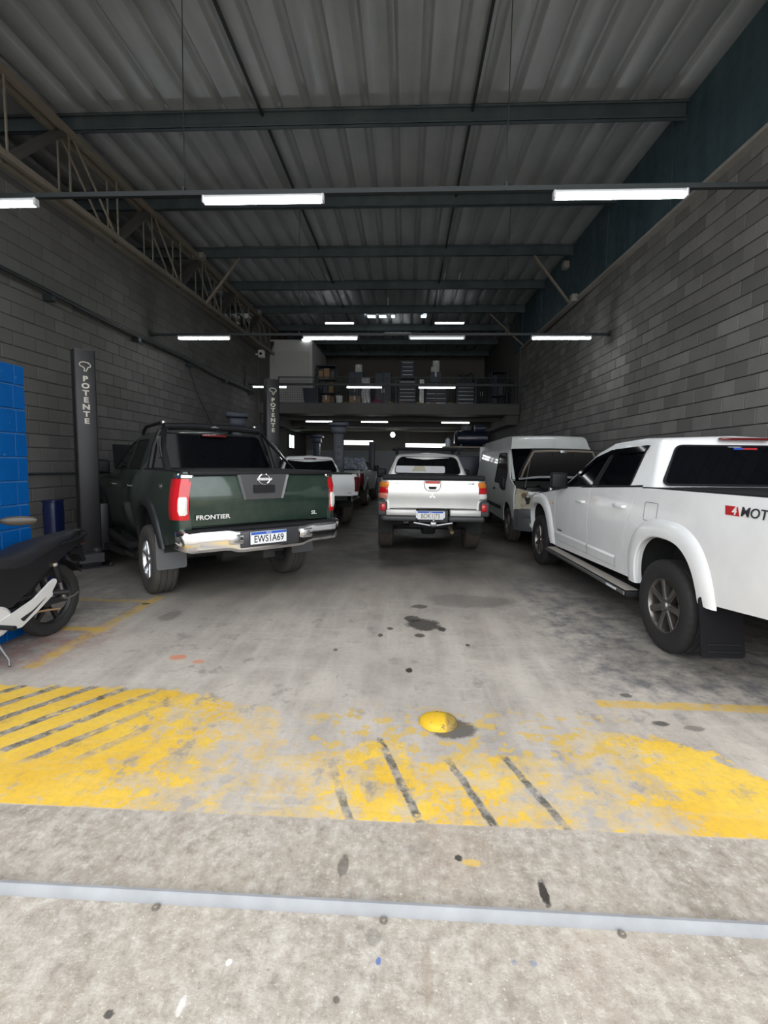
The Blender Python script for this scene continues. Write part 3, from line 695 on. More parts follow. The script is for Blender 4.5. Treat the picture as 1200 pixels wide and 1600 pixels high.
class Body:
    """column-built body side with wheel arches; x forward, y left, z up, rear axle at x = 0"""
    def __init__(s, P): s.__dict__.update(P)
    def yw(s, x, z):
        y = s.W; zm = s.zm
        if z < zm: y -= s.tuck*((zm-z)/(zm-s.zs))**2
        else: y -= s.lean*((z-zm)/(s.zr-zm))**1.6
        d = x+s.ro; r = s.rc
        if d < r: y -= r*(1-sqrt(max(0, 1-(1-max(d,0)/r)**2)))
        d = (s.L+s.fo)-x; r = s.rf
        if d < r: y -= .62*r*(1-sqrt(max(0, 1-(1-max(d,0)/r)**2)))
        return y
    def zb(s, x):
        z = interp(s.bottom, x)
        for xc in (0, s.L):
            a, b = s.ah
            if abs(x-xc) < a:
                z = max(z, s.zc+b*(1-(abs(x-xc)/a)**s.an)**(1/s.an))
        return z
    def zt(s, x): return interp(s.top, x)
    def cols(s, x0, x1):
        xs = {x0, x1}
        k = max(3, int((x1-x0)/.12))
        for i in range(k+1): xs.add(lerp(x0, x1, i/k))
        for xc in (0, s.L):
            for i in range(33):
                x = xc+s.ah[0]*cos(pi*i/32)*.9999
                if x0 < x < x1: xs.add(x)
        for c in (-s.ro, s.L+s.fo):
            for i in range(7):
                q = c+(1 if c < 0 else -1)*(s.rc if c < 0 else s.rf)*(1-cos(pi/2*i/6))
                if x0 < q < x1: xs.add(q)
        xs = sorted(xs); out = [xs[0]]
        for x in xs[1:]:
            if x-out[-1] > .002: out.append(x)
        return out
    def panel(s, name, m, parent, x0, x1, left=True, l_edge=None, r_edge=None, rows=12, z_off=0.0):
        # l_edge / r_edge: list of (t, dx) that bend the rear / front border
        cs = s.cols(x0, x1); mb = MB(); R = []
        ed = .012
        for x in cs:
            u = (x-x0)/(x1-x0); col = []
            for j in range(rows+1):
                t_ = j/rows
                dx = (interp(l_edge, t_)*(1-u) if l_edge else 0)+(interp(r_edge, t_)*u if r_edge else 0)
                xb = x+(l_edge[0][1]*(1-u) if l_edge else 0)+(r_edge[0][1]*u if r_edge else 0)
                xx = x+dx; z = lerp(s.zb(xb), s.zt(xx), t_); col.append((xx, s.yw(xx, z), z))
            R.append(col)
        # turned-in lips all round so every panel has a visible edge
        def inn(p): return (p[0], p[1]-.022, p[2])
        R = [[inn((c[0][0],c[0][1],c[0][2]+.001))]+c+[inn(c[-1])] for c in R]
        R = [[(p[0]+.001,p[1]-.022,p[2]) for p in R[0]]]+R+[[(p[0]-.001,p[1]-.022,p[2]) for p in R[-1]]]
        mb.grid(R)
        if not left: mb.mirror_y()
        o = mb.build(name, m, parent, ang=28, recalc=False)
        me = o.data
        # outward check
        k = len(me.polygons)//2
        if (me.polygons[k].normal.y > 0) != left: me.flip_normals()
        return o
    def flare(s, parent, m, xc, left=True, wid=.10, out=.035, lo=0.0, name='wheel_arch_flare'):
        a, b = s.ah; A = arch(xc, s.zc, a, b, s.an, 40, -lo, pi+lo); B = arch(xc, s.zc, a+wid, b+wid*.95, s.an, 40, -lo, pi+lo); R = []
        for (x0,z0),(x1,z1) in zip(A, B):
            yo = s.yw(x1, min(max(z1, s.zb(x1)), s.zr)); yi = max(s.yw(x0,max(z0,s.zs)), yo-.02)
            zl = interp(s.bottom, x0)-.02
            z0c = max(z0, zl); z1c = max(z1, zl)
            pts = []
            for t_, oo in ((0,-.035),(0,out*.60),(.06,out*.92),(.30,out),(.66,out*.88),(.90,out*.42),(1,-.004)):
                pts.append((lerp(x0,x1,t_), (yi if t_ == 0 else lerp(yi,yo,t_))+oo, lerp(z0c,z1c,t_)))
            R.append(pts)
        mb = MB(); mb.grid(R)
        if not left: mb.mirror_y()
        return mb.build(name, m, parent, ang=40)
    def liner(s, parent, xc, left=True):
        a, b = s.ah; A = arch(xc, s.zc+.06, a+.02, b-.04, s.an, 28, 0, pi); mb = MB()
        mb.grid([[(x, s.W-.05, z), (x, .45, z)] for x, z in A])
        mb.ext([(x,z) for x, z in A], lambda p, q, t_: (p, t_, q), .45, .47)
        if not left: mb.mirror_y()
        return mb.build('wheel_arch_liner', m_under, parent, smooth=False)
    def lamp(s, parent, name, m, z0, z1, left, inner=.06, side=.14, off=.014, zr0=None, zr1=None, rows=4, cut=None):
        # lens that wraps round the rear corner of the bed
        R = []; r = s.rc
        path = []
        y_in = s.W-r-inner
        path += [(-s.ro, y_in, (-1,0)), (-s.ro, s.W-r, (-1,0))]
        for i in range(1, 8):
            a = pi/2*i/7; path.append((-s.ro+r*(1-cos(a)), s.W-r+r*sin(a), (-cos(a), sin(a))))
        path.append((-s.ro+r+side*.5, s.W, (0,1))); path.append((-s.ro+r+side, s.W, (0,1)))
        if cut: path = path[cut[0]:cut[1]]
        n = len(path)
        for i, (x, y, nn) in enumerate(path):
            e = min(1, i/1.0, (n-1-i)/1.0); col = []
            u = i/(n-1); a0 = lerp(z0, z0 if zr0 is None else zr0, u); a1 = lerp(z1, z1 if zr1 is None else zr1, u)
            for j in range(rows+1):
                t_ = j/rows; z = lerp(a0, a1, t_); dz = s.W-s.yw(0.6, z)
                o_ = off*(1 if 0 < j < rows else .35)*(1 if 0 < i < n-1 else .35)
                col.append((x+nn[0]*o_, y-dz+nn[1]*o_, z))
            R.append(col)
        mb = MB(); mb.grid(R)
        # close towards the body
        back = [[(p[0]+.03 if abs(R[i][0][0]+s.ro) < r else p[0], p[1]-.03, p[2]) for p in (R[i][0], R[i][-1])] for i in range(n)]
        mb.grid([[R[i][0], back[i][0]] for i in range(n)]); mb.grid([[R[i][-1], back[i][1]] for i in range(n)])
        if not left: mb.mirror_y()
        return mb.build(name, m, parent, ang=30)

def greenhouse(root, B, m_paint, side_windows, rear_win, wind=True, prof=None):
    """cab above the belt; prof: list of (x, z) from A-pillar base over the roof to the rear base"""
    Yb, Yt, zb_, zt_ = B.yb, B.yt, B.zbelt, B.zroof
    def yy(z): return lerp(Yb, Yt, (z-zb_)/(zt_-zb_))
    pts = prof; n = len(pts); bm = bmesh.new()
    Lv = [bm.verts.new((x, yy(z), z)) for x, z in pts]; Rv = [bm.verts.new((x, -yy(z), z)) for x, z in pts]
    Cv = [bm.verts.new((x-(.05 if i < 2 else 0)*0, 0, z+(B.crown if 0 < i < n-1 else 0))) for i, (x, z) in enumerate(pts)]
    bm.faces.new(Lv); bm.faces.new(Rv[::-1])
    for i in range(n-1):
        bm.faces.new((Lv[i+1],Lv[i],Cv[i],Cv[i+1])); bm.faces.new((Cv[i+1],Cv[i],Rv[i],Rv[i+1]))
    bm.faces.new((Lv[0],Lv[-1],Cv[-1],Cv[0])); bm.faces.new((Cv[0],Cv[-1],Rv[-1],Rv[0]))
    bmesh.ops.recalc_face_normals(bm, faces=bm.faces[:])
    ed = []
    for e in bm.edges:
        z = [v.co.z for v in e.verts]
        if max(z) < zb_+.001: continue
        if e.verts[0] in Cv and e.verts[1] in Cv: continue
        ed.append(e)
    bmesh.ops.bevel(bm, geom=ed, offset=B.cr, segments=4, affect='EDGES', profile=.55, clamp_overlap=True)
    mb = MB(); mb.bm(bm); cab = mb.build('cab', m_paint, root, ang=30)
    for sgn in (1, -1):
        for nm, poly, rr in side_windows:
            P2 = rpoly(poly, rr, 4); g = MB(); g.ext(P2, lambda a, b, t_: (a, sgn*(yy(b)+t_), b), -.02, .004); o = g.build('side_window', m_glass, root, ang=30)
            rim = rpoly([((p[0]-sum(q[0] for q in poly)/len(poly))*1.0+p[0]*0+sum(q[0] for q in poly)/len(poly), p[1]) for p in poly], rr, 4)
            tb3 = MB(); tb3.tube([(a, sgn*(yy(b)+.004), b) for a, b in P2], .008, 6, closed=True); tb3.build('window_seal', m_trim, o)
    return yy

def rear_glass(root, B, xb, zb_, hb, xt, zt, ht, m=None, rr=.06, tint=None, off=.006):
    # glass quad from bottom (xb, zb, half width hb) to top
    def f(a, b, t_):
        u = (b-zb_)/(zt-zb_); return (lerp(xb, xt, u)-t_, a, b)
    pts = rpoly([(-hb,zb_),(hb,zb_),(ht,zt),(-ht,zt)], rr, 5)
    o = MB().ext(pts, f, -.02, off).build('rear_window', m or m_glass, root, ang=30)
    MB().tube([f(a, b, off) for a, b in pts], .009, 6, closed=True).build('window_seal', m_trim, o)
    return o

def seam_ring(root, name, pts, r, m): return MB().tube(pts, r, 6, closed=True).build(name, m, root)

def pickup(name, label, loc, head, P, m_paint, m_rim, style, m_flare=None, rimR=.22, doors=True, m_tire=None, cover=True, group=None, chrome_handles=False):
    B = Body(P); root = thing(name, label, 'pickup truck', (loc[0], loc[1], 0), radians(90+head), group)
    for left in (True, False):
        B.panel('bed_side', m_paint, root, -B.ro, B.xgap-.006, left, r_edge=[(0,B.rdb),(.45,B.rdb*.75),(1,0)] if B.rdb else None)
        B.panel('rear_door', m_paint, root, B.xgap+.006, B.xsp-.004, left, l_edge=[(0,B.rdb),(.45,B.rdb*.75),(1,0)] if B.rdb else None)
        B.panel('front_door', m_paint, root, B.xsp+.004, B.xfd-.004, left)
        B.panel('front_fender', m_paint, root, B.xfd+.004, B.L+B.fo, left)
        for xc in (0, B.L):
            B.flare(root, m_flare or m_paint, xc, left, B.fw, B.fout, .0); B.liner(root, xc, left)
            wheel(root, xc, (1 if left else -1)*(B.tw-P['tire'][1]/2), P['tire'][0], P['tire'][1], rimR, style, m_rim, m_tire, right=not left)
        sg = 1 if left else -1
        for xh, zh in B.handles:
            y = B.yw(xh, zh); h = MB(); h.rbox(xh-.10, xh+.10, y+.018, y+.040, zh-.016, zh+.018, .012, 2); h.rbox(xh-.10, xh-.07, y-.01, y+.03, zh-.014, zh+.016, .008, 1); h.rbox(xh+.07, xh+.10, y-.01, y+.03, zh-.014, zh+.016, .008, 1)
            if not left: h.mirror_y()
            h.build('door_handle', m_chrome if chrome_handles else m_paint, root)
        # mirror
        mx, mz = B.mirror; my = B.yw(mx, B.zbelt)-.04; mo = .20 if (left or not B.foldright) else .10
        h = MB(); h.rbox(mx-.05, mx+.06, my+mo-.16 if mo > .12 else my-.02, my+mo+.05 if mo > .12 else my+.09, mz-.01, mz+.20, .035, 3); h.bar((mx,my-.04,mz),(mx,my+mo-.06,mz+.05),.05,.04)
        if not left: h.mirror_y()
        h.build('side_mirror', m_black, root)
    # cross structures: floor spine, bed, hood, nose
    c = MB(); c.box(-B.ro+.30, B.L+B.fo-.2, -.36, .36, B.zs-.02, B.zs+.16)
    c.box(B.ah[0]+.05, B.L-B.ah[0]-.05, -(B.W-.09), B.W-.09, B.zs+.02, B.zbelt-.06); c.box(-B.ro+.10, B.ah[0]+.06, -.58, .58, B.zs+.15, B.zr-.16)
    c.box(B.L-B.ah[0]-.05, B.L+B.fo-.12, -.50, .50, B.zs+.15, B.zhood-.14); c.build('chassis', m_under, root, smooth=False)
    c = MB(); c.cyl((0,-B.tw+.2,B.zc-.02),(0,B.tw-.2,B.zc-.02),.05,10); c.rbox(-.14,.14,-.13,.13,B.zc-.15,B.zc+.12,.06,3); c.cyl((B.L,-B.tw+.2,B.zc),(B.L,B.tw-.2,B.zc),.045,10); c.build('axle', m_under, root)
    zr_ = B.zr; zr_at = lambda x: B.zt(x)
    rw = []
    for x in [lerp(-B.ro+.03, B.xgap-.02, i/6) for i in range(7)]: rw.append([(x, y*(B.yw(max(x,-B.ro+.1), B.zt(x))-.02), B.zt(x)+.012+.010*(1-y*y)) for y in (-1,-.97,-.5,0,.5,.97,1)])
    if cover:
        o = MB(); o.grid(rw); o.grid([[p, (p[0],p[1],p[2]-.05)] for p in [r_[0] for r_ in rw]]); o.grid([[p, (p[0],p[1],p[2]-.05)] for p in [r_[-1] for r_ in rw]]); o.grid([[p, (p[0],p[1],p[2]-.05)] for p in rw[0]])
        o.build('bed_cover', m_trim, root)
    # hood and nose (far side of the car)
    rw = []
    for i in range(9):
        x = lerp(B.xfd-.05, B.L+B.fo-.04, i/8); zz = B.zt(x)+.012; drop = .10*max(0,(i-6)/2)**2
        rw.append([(x, y*(B.yw(x,B.zt(x))-.015), zz-drop+.05*(1-y*y)) for y in (-1,-.9,-.6,-.3,0,.3,.6,.9,1)])
    if not P.get('hoodup'): MB().grid(rw).build('hood', m_paint, root, ang=40)
    else:
        o = MB().grid([[(B.xfd+.10+.42*i/4, y*(.80-.05*i/4), B.zbelt+.02+.40*i/4) for y in (-1,-.5,0,.5,1)] for i in range(5)]).build('raised_hood', m_black, root, ang=40)
        MB().rbox(B.xfd, B.L+B.fo-.2, -.66, .66, B.zhood-.2, B.zhood-.06, .03, 2).build('engine_bay', m_under, root)
    xn = B.L+B.fo; yn = B.yw(xn-.02, .8)
    MB().rbox(xn-.12, xn-.01, -yn, yn, B.zs+.02, B.zs+.33, .05, 3).build('front_bumper', m_paint, root)
    MB().rbox(xn-.10, xn-.02, -.50, .50, B.zs+.34, B.zhood-.08, .03, 2).build('grille', m_black, root)
    for sg in (1,-1): MB().rbox(xn-.28, xn-.035, min(sg*.50,sg*yn), max(sg*.50,sg*yn), B.zs+.36, B.zhood-.10, .04, 3).build('headlight', m_clear, root)
    return root, B

def tailgate(root, B, m, z0, z1, hw=None, extra=.0):
    hw = hw or (B.W-B.rc-.004); x = -B.ro; mb = MB()
    rows = []
    prof = [(z0,.02),(z0+.015,-.006),(lerp(z0,z1,.30),-.012),(lerp(z0,z1,.36),-.022),(lerp(z0,z1,.62),-.030),(lerp(z0,z1,.70),-.022),(z1-.03,-.016),(z1-.006,-.004),(z1,.03)]
    for z, o in prof: rows.append([(x+o+(.02 if abs(u) == 1 else 0)+.012*u*u, u*hw, z) for u in (-1,-.992,-.75,-.4,0,.4,.75,.992,1)])
    mb.grid(rows); mb.box(x+.02, x+.06, -hw+.01, hw-.01, z0, z1-.01)
    return mb.build('tailgate', m, root, ang=24)
def number_plate(root, x, y, z, body, band='BRASIL', tilt=0.0, wd=.40, ht=.13, ink=None):
    f = thing if False else None
    p = MB().rbox(-.006, .006, -wd/2, wd/2, -ht/2, ht/2, .004, 1).build('number_plate', m_plate, root); p.location = (x, y, z); p.rotation_euler = (0, tilt, 0)
    MB().box(-.0075, -.006, -wd/2+.004, wd/2-.004, ht/2-.030, ht/2-.003).build('plate_band', m_pblue, p, smooth=False)
    text('plate_text', body, .100, ink or m_ink, p, frame((-.0075,0,-.014), (0,-1,0), (0,0,1)), .002, sx=.80, bold=.001)
    text('band_text', band, .020, m_plate, p, frame((-.0085,0,ht/2-.017), (0,-1,0), (0,0,1)), .001)
    return p
def back_text(name, body, size, m, root, x, y, z, sx=1.0, bold=0.0, depth=.006, align='CENTER'):
    return text(name, body, size, m, root, frame((x,y,z), (0,-1,0), (0,0,1)), depth, align=align, sx=sx, bold=bold)
def mudflap(root, x, y, z0, z1, wd, m, th=.012, lean=.05):
    p = rpoly([(y-wd/2,z1),(y-wd/2,z0),(y+wd/2,z0),(y+wd/2,z1)], .03, 3)
    return MB().ext(p, lambda a, b, t_: (x+t_-lean*(z1-b)/(z1-z0), a, b), -th/2, th/2).build('mud_flap', m, root)

def metallic(name, col, flake=.2, rough=.30, coat=.9, metal=.55, dustamt=.14):
    t = NT(name); nz = t.noise(3, 3); c0 = tuple(c*.88 for c in col); c1 = tuple(min(1,c*1.1) for c in col)
    dust = t.ramp(t.noise(5, 6, .7), .45, .75, 0, dustamt)
    t.out(Base_Color=t.mix(dust, t.mix(nz, c0, c1), (.18,.17,.16)), Metallic=metal, Roughness=rough)
    t.b.inputs['Coat Weight'].default_value = coat; t.b.inputs['Coat Roughness'].default_value = .05; return t.m
m_green = metallic('dark_green_metallic', (.017,.040,.028), metal=.35)
m_silver = metallic('silver_metallic', (.78,.775,.75), metal=.45, rough=.36, dustamt=.06)
m_whitep = metallic('white_car_paint', (.86,.865,.87), metal=0.0, rough=.35, coat=.7, dustamt=.03)
m_whitev = metallic('old_white_van_paint', (.60,.62,.60), metal=0.0, rough=.42, coat=.35)
m_alloyd = pm('dark_alloy', (.20,.185,.175), .32, .85, var=.1)
m_alloy = pm('silver_alloy', (.62,.63,.65), .25, .9, var=.08)
m_greyflap = pm('grey_mud_flap', (.105,.105,.11), .75)
m_flap = pm('dull_black_flap', (.010,.010,.012), .9, spec=.15)
m_brown = pm('dirty_rubber', (.055,.045,.036), .85, var=.3)

# ============ green pickup, left (tailgate to the camera, 42 degrees to the left)
PF = dict(W=.925, zs=.50, zm=1.05, zr=1.42, tuck=.06, lean=.045, ro=1.12, rc=.12, rf=.5, L=3.20, fo=.85, zc=.42, ah=(.47,.60), an=2.3,
          bottom=[(-1.12,.74),(-.5,.62),(.5,.52),(2.7,.52),(4.05,.50)], top=[(-1.12,1.42),(.42,1.42),(.44,1.36),(2.5,1.30),(3.0,1.26),(4.05,1.08)],
          xgap=.40, rdb=.34, xsp=1.45, xfd=2.50, fw=.10, fout=.045, tire=(.395,.27), tw=.955, handles=((.95,1.20),(2.0,1.18)), mirror=(2.42,1.33), foldright=False,
          zbelt=1.36, zroof=1.90, yb=.845, yt=.64, crown=.03, cr=.05, zhood=1.22, hoodup=True)
gf, BF = pickup('pickup_truck', 'dark green pickup truck with chrome bumper between the black lift posts', (-2.255,5.715), 42.4, PF, m_green, m_alloy, 'six', m_flare=pm('dark_flare', (.014,.016,.017), .45), rimR=.225, m_tire=m_tread)
prof = [(2.55,1.30),(1.72,1.83),(1.45,1.88),(.75,1.90),(.50,1.87),(.42,1.34)]
greenhouse(gf, BF, m_green, [('r',[(.72,1.42),(1.38,1.41),(1.40,1.80),(.82,1.80)],.05), ('f',[(1.50,1.41),(2.28,1.39),(1.72,1.77),(1.50,1.80)],.05)], None, prof=prof)
rear_glass(gf, BF, .405, 1.43, .80, .47, 1.87, .635)
tg = tailgate(gf, BF, m_green, .87, 1.405, hw=.80)
MB().rbox(-1.165,-1.05,-.80,.80,1.39,1.43,.012,2).build('tailgate_cap', m_trim, gf)
# handle panel with ring badge
c0 = .04
def tgf(a, b, t_): return (-1.148-t_, a+c0, b)
pn = MB().ext(rpoly([(.285,1.395),(.215,1.135),(-.215,1.135),(-.285,1.395)], .02, 3), tgf, -.01, .016).build('handle_panel', pm('satin_dark_panel', (.055,.055,.060), .38), gf)
for sg in (1,-1):
    MB().ext([(sg*.29,1.39),(sg*.262,1.39),(sg*.195,1.135),(sg*.222,1.135)], tgf, -.005, .022).build('panel_strip', m_steel if sg < 0 else pm('satin_strip', (.10,.10,.105), .35), pn, smooth=False)
MB().ext(rrect(-.12,.12,1.20,1.285,.012), tgf, .012, .030).build('tailgate_handle', m_black, pn)
MB().ext(rrect(-.11,.11,1.235,1.262,.008), tgf, .028, .036).build('handle_grip', m_trim, pn)
bd = MB(); bd.tube([tgf(.062*cos(2*pi*k/24), 1.345+.052*sin(2*pi*k/24), .024) for k in range(24)], .012, 8, closed=True); bd.ext(rrect(-.085,.085,1.332,1.358,.006), tgf, .018, .034); bd.build('ring_badge', m_chrome, pn)
m_badge = pm('bright_badge', (.72,.72,.71), .35, .3)
back_text('badge_lettering', 'FRONTIER', .062, m_badge, gf, -1.146, .575, .972, sx=1.18, bold=.0012)
back_text('badge_lettering', 'SL', .058, m_badge, gf, -1.142, -.585, .95, sx=1.25, bold=.0012)
for left in (True, False):
    sg = 1 if left else -1
    BF.lamp(gf, 'tail_light_top', m_chrome, 1.355, 1.405, left, .02, .05)
    tl = BF.lamp(gf, 'tail_light', m_red, .955, 1.355, left, -.004, .10)
    BF.lamp(tl, 'reverse_lens', m_clear, .995, 1.205, left, .022, .02, off=.021, cut=(1,6))
    # black rear quarter below the lamp
    mudflap(gf, -.46, sg*.80, .36, .76, .31, m_greyflap, lean=.04)
    # tubular running board
    mb = MB(); mb.tube([(.50,sg*.86,.50),(.60,sg*.98,.47),(2.45,sg*.98,.47),(2.55,sg*.86,.50)], .045, 10); mb.build('running_board', m_trim, gf)
# chrome rear bumper: two wrap ends, drop centre
def bsec(y):                                     # cross-section (x, z) at y
    ay = abs(y); back = -1.335+.10*(max(0, ay-.60)/.335)**2
    return back
bm_ = MB(); rows = []
ys = [-.935+1.87*i/30 for i in range(31)]
for y in ys:
    ay = abs(y); bx = -1.30+.05*(ay/.9)**2+(.11*((ay-.80)/.135)**2 if ay > .80 else 0)
    dz = .035*(1 if ay < .36 else max(0, 1-(ay-.36)/.10)); zt_, zb_ = .845-dz*.4, .635-dz
    if ay > .85: zb_ += .05*((ay-.85)/.085)
    rows.append([(bx+.17,y,zt_+.012),(bx+.05,y,zt_+.010),(bx+.012,y,zt_-.004),(bx,y,zt_-.035),(bx+.004,y,lerp(zt_,zb_,.5)),(bx+.002,y,zb_+.04),(bx+.02,y,zb_+.010),(bx+.07,y,zb_),(bx+.17,y,zb_+.01)])
bm_.grid(rows); bump = bm_.build('rear_bumper', m_chrome, gf, ang=30)
o = MB(); o.rbox(-1.262,-1.12,-.86,.86,.838,.862,.01,1); o.build('bumper_step_pad', m_trim, bump)
for sg in (1,-1):
    MB().rbox(-1.312,-1.28,sg*.40-.07,sg*.40+.07,.70,.80,.012,2).build('tow_eye_cover', m_chrome, bump)
    MB().rbox(-1.316,-1.30,sg*.40-.035,sg*.40+.035,.72,.785,.008,2).build('tow_eye', m_steel, bump)
MB().rbox(-1.308,-1.27,-.30,.36,.655,.825,.012,2).build('plate_recess', pm('recess_dark', (.04,.04,.045), .4), bump)
number_plate(gf, -1.335, .07, .752, 'EWS1A69')
for sg in (1,-1):
    for zz in (.69,.815): MB().cyl((-1.345,.07+sg*.17,zz),(-1.330,.07+sg*.17,zz),.007,6).build('plate_screw', m_steel, gf)
MB().rbox(-1.20,-.95,-.07,.07,.50,.66,.02,2).build('tow_hitch', m_under, gf)
# sport bar behind the cab, roof rails
sb = MB()
for sg in (1,-1):
    pts = [(-.30,sg*.80,1.44),(.12,sg*.735,1.70),(.34,sg*.66,1.90),(.40,sg*.60,1.945)]
    sb.grid([[(p[0]-.08,p[1],p[2]-.035),(p[0]-.08,p[1]*.94,p[2]-.005),(p[0]+.07,p[1]*.94,p[2]+.035),(p[0]+.07,p[1],p[2]+.02)] for p in pts], closeu=True)
    sb.tube([(.32,sg*.80,1.43),(.36,sg*.74,1.70),(.38,sg*.66,1.90)], .035, 8)
sb.tube([(.39,.62,1.945),(.42,.3,1.965),(.42,-.3,1.965),(.39,-.62,1.945)], .045, 10)
sbo = sb.build('sport_bar', m_black, gf)
for sg in (1,-1):
    for dx in (0, .09): MB().tube([(-.10+dx,sg*.775,1.56),(.10+dx,sg*.742,1.72),(.20+dx,sg*.71,1.81)], .011, 6).build('chrome_strip', m_chrome, sbo)
MB().ext(rpoly([(-.06,1.958),(0,1.985),(.06,1.958)], .008), lambda a, b, t_: (.385-t_, a, b), 0, .01).build('bar_emblem', m_chrome, sbo)
for sg in (1,-1):
    rr = MB(); rr.tube([(.42,sg*.60,1.93),(.50,sg*.60,1.99),(.62,sg*.60,2.005),(1.35,sg*.60,1.99),(1.50,sg*.60,1.94),(1.55,sg*.60,1.88)], .022, 8)
    ro_ = rr.build('roof_rail', m_trim, gf)
    MB().lathe([(0,.035),(.028,.028),(.032,0),(0,-.02)], 12, c=(.49,sg*.60,1.99)).build('rail_cap', m_steel, ro_)
MB().rbox(.385,.43,-.16,.16,1.84,1.875,.012,2).build('high_brake_light', m_redd, gf)
MB().ext(rrect(-.02,.06,1.802,1.826,.003), lambda a, b, t_: (.485-t_, a, b), 0, .012).build('window_sticker', m_pblue, gf)
MB().ext(rrect(-.11,-.02,1.802,1.826,.003), lambda a, b, t_: (.485-t_, a, b), 0, .012).build('window_sticker', m_redpaint, gf)
text('side_lettering', '4x4', .075, m_steel, gf, frame((-.55,BF.yw(-.55,1.25)+.004,1.26), (-1,0,0), (0,0,1)), .003)

# ============ silver pickup, centre
PL = dict(W=.855, zs=.50, zm=.98, zr=1.30, tuck=.07, lean=.04, ro=1.12, rc=.14, rf=.5, L=3.0, fo=.80, zc=.40, ah=(.44,.52), an=2.2,
          bottom=[(-1.12,.76),(-.5,.60),(.5,.50),(2.5,.50),(3.8,.50)], top=[(-1.12,1.30),(.45,1.30),(.47,1.22),(2.3,1.18),(3.0,1.12),(3.8,.95)],
          xgap=.42, rdb=.28, xsp=1.35, xfd=2.30, fw=.09, fout=.03, tire=(.375,.265), tw=.895, handles=((.9,1.08),(1.85,1.06)), mirror=(2.15,1.20), foldright=False,
          zbelt=1.22, zroof=1.71, yb=.79, yt=.575, crown=.03, cr=.06, zhood=1.10)
sv, BL = pickup('pickup_truck', 'silver pickup truck with roof rack in the middle of the hall', (.425,8.36), .8, PL, m_silver, m_alloy, 'six', rimR=.21, m_tire=m_brown)
prof = [(2.40,1.18),(1.60,1.63),(1.35,1.685),(.80,1.71),(.58,1.68),(.44,1.20)]
greenhouse(sv, BL, m_silver, [('r',[(.72,1.28),(1.28,1.27),(1.30,1.60),(.84,1.60)],.05), ('f',[(1.40,1.27),(2.10,1.26),(1.62,1.57),(1.40,1.60)],.05)], None, prof=prof)
rg = rear_glass(sv, BL, .435, 1.325, .64, .575, 1.645, .545, rr=.10)
# reflection in the rear window built as a pale sheet with beige patch
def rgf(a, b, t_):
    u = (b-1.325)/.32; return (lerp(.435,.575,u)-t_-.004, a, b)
MB().ext(rrect(-.33,.61,1.345,1.475,.03), rgf, .003, .007).build('window_reflection', pm('white_reflection', (.62,.62,.64), .5), rg)
MB().ext(rpoly([(.30,1.375),(.24,1.475),(.06,1.475),(.02,1.375)], .01), rgf, .007, .009).build('window_patch', pm('beige_patch', (.46,.43,.32), .7), rg)
tailgate(sv, BL, m_silver, .815, 1.285, hw=.712)
MB().rbox(-1.165,-1.02,-.80,.80,1.265,1.345,.025,3).build('tailgate_cap', m_trim, sv)
def lgf(a, b, t_): return (-1.142-t_, a+.015, b)
hp = MB().ext(rpoly([(.135,1.255),(.12,1.14),(.08,1.10),(-.08,1.10),(-.12,1.14),(-.135,1.255)], .03, 4), lgf, -.01, .014).build('handle_surround', m_silver, sv)
MB().tube([lgf(a, b, .012) for a, b in rpoly([(.135,1.255),(.12,1.14),(.08,1.10),(-.08,1.10),(-.12,1.14),(-.135,1.255)], .03, 4)], .005, 6, closed=True).build('surround_edge', m_ink, hp)
MB().ext(rrect(-.115,.115,1.215,1.250,.01), lgf, .01, .022).build('brake_strip', m_red, hp)
MB().ext(rpoly([(.065,1.165),(.05,1.125),(-.05,1.125),(-.065,1.165)], .01), lgf, .01, .020).build('tailgate_handle', m_trim, hp)
for k in range(3):                                # three-diamond badge
    a = pi/2+2*pi*k/3; ux, uz = cos(a), sin(a); vx, vz = -uz, ux; q = .052
    dm = [(0,0),(ux*q*.55+vx*q*.32,uz*q*.55+vz*q*.32),(ux*q*1.1,uz*q*1.1),(ux*q*.55-vx*q*.32,uz*q*.55-vz*q*.32)]
    MB().ext(dm, lambda a_, b_, t_: (-1.150-t_, a_+.015, b_+1.018), -.004, .008).build('diamond_badge', m_chrome, sv, smooth=False)
back_text('badge_lettering', 'L200', .035, m_steel, sv, -1.140, .58, 1.215, sx=1.1); back_text('badge_lettering', 'TRITON', .022, m_steel, sv, -1.142, .56, 1.185, sx=1.1)
back_text('badge_lettering', '3.2 HPE', .030, m_ink, sv, -1.140, -.59, 1.215, sx=1.0)
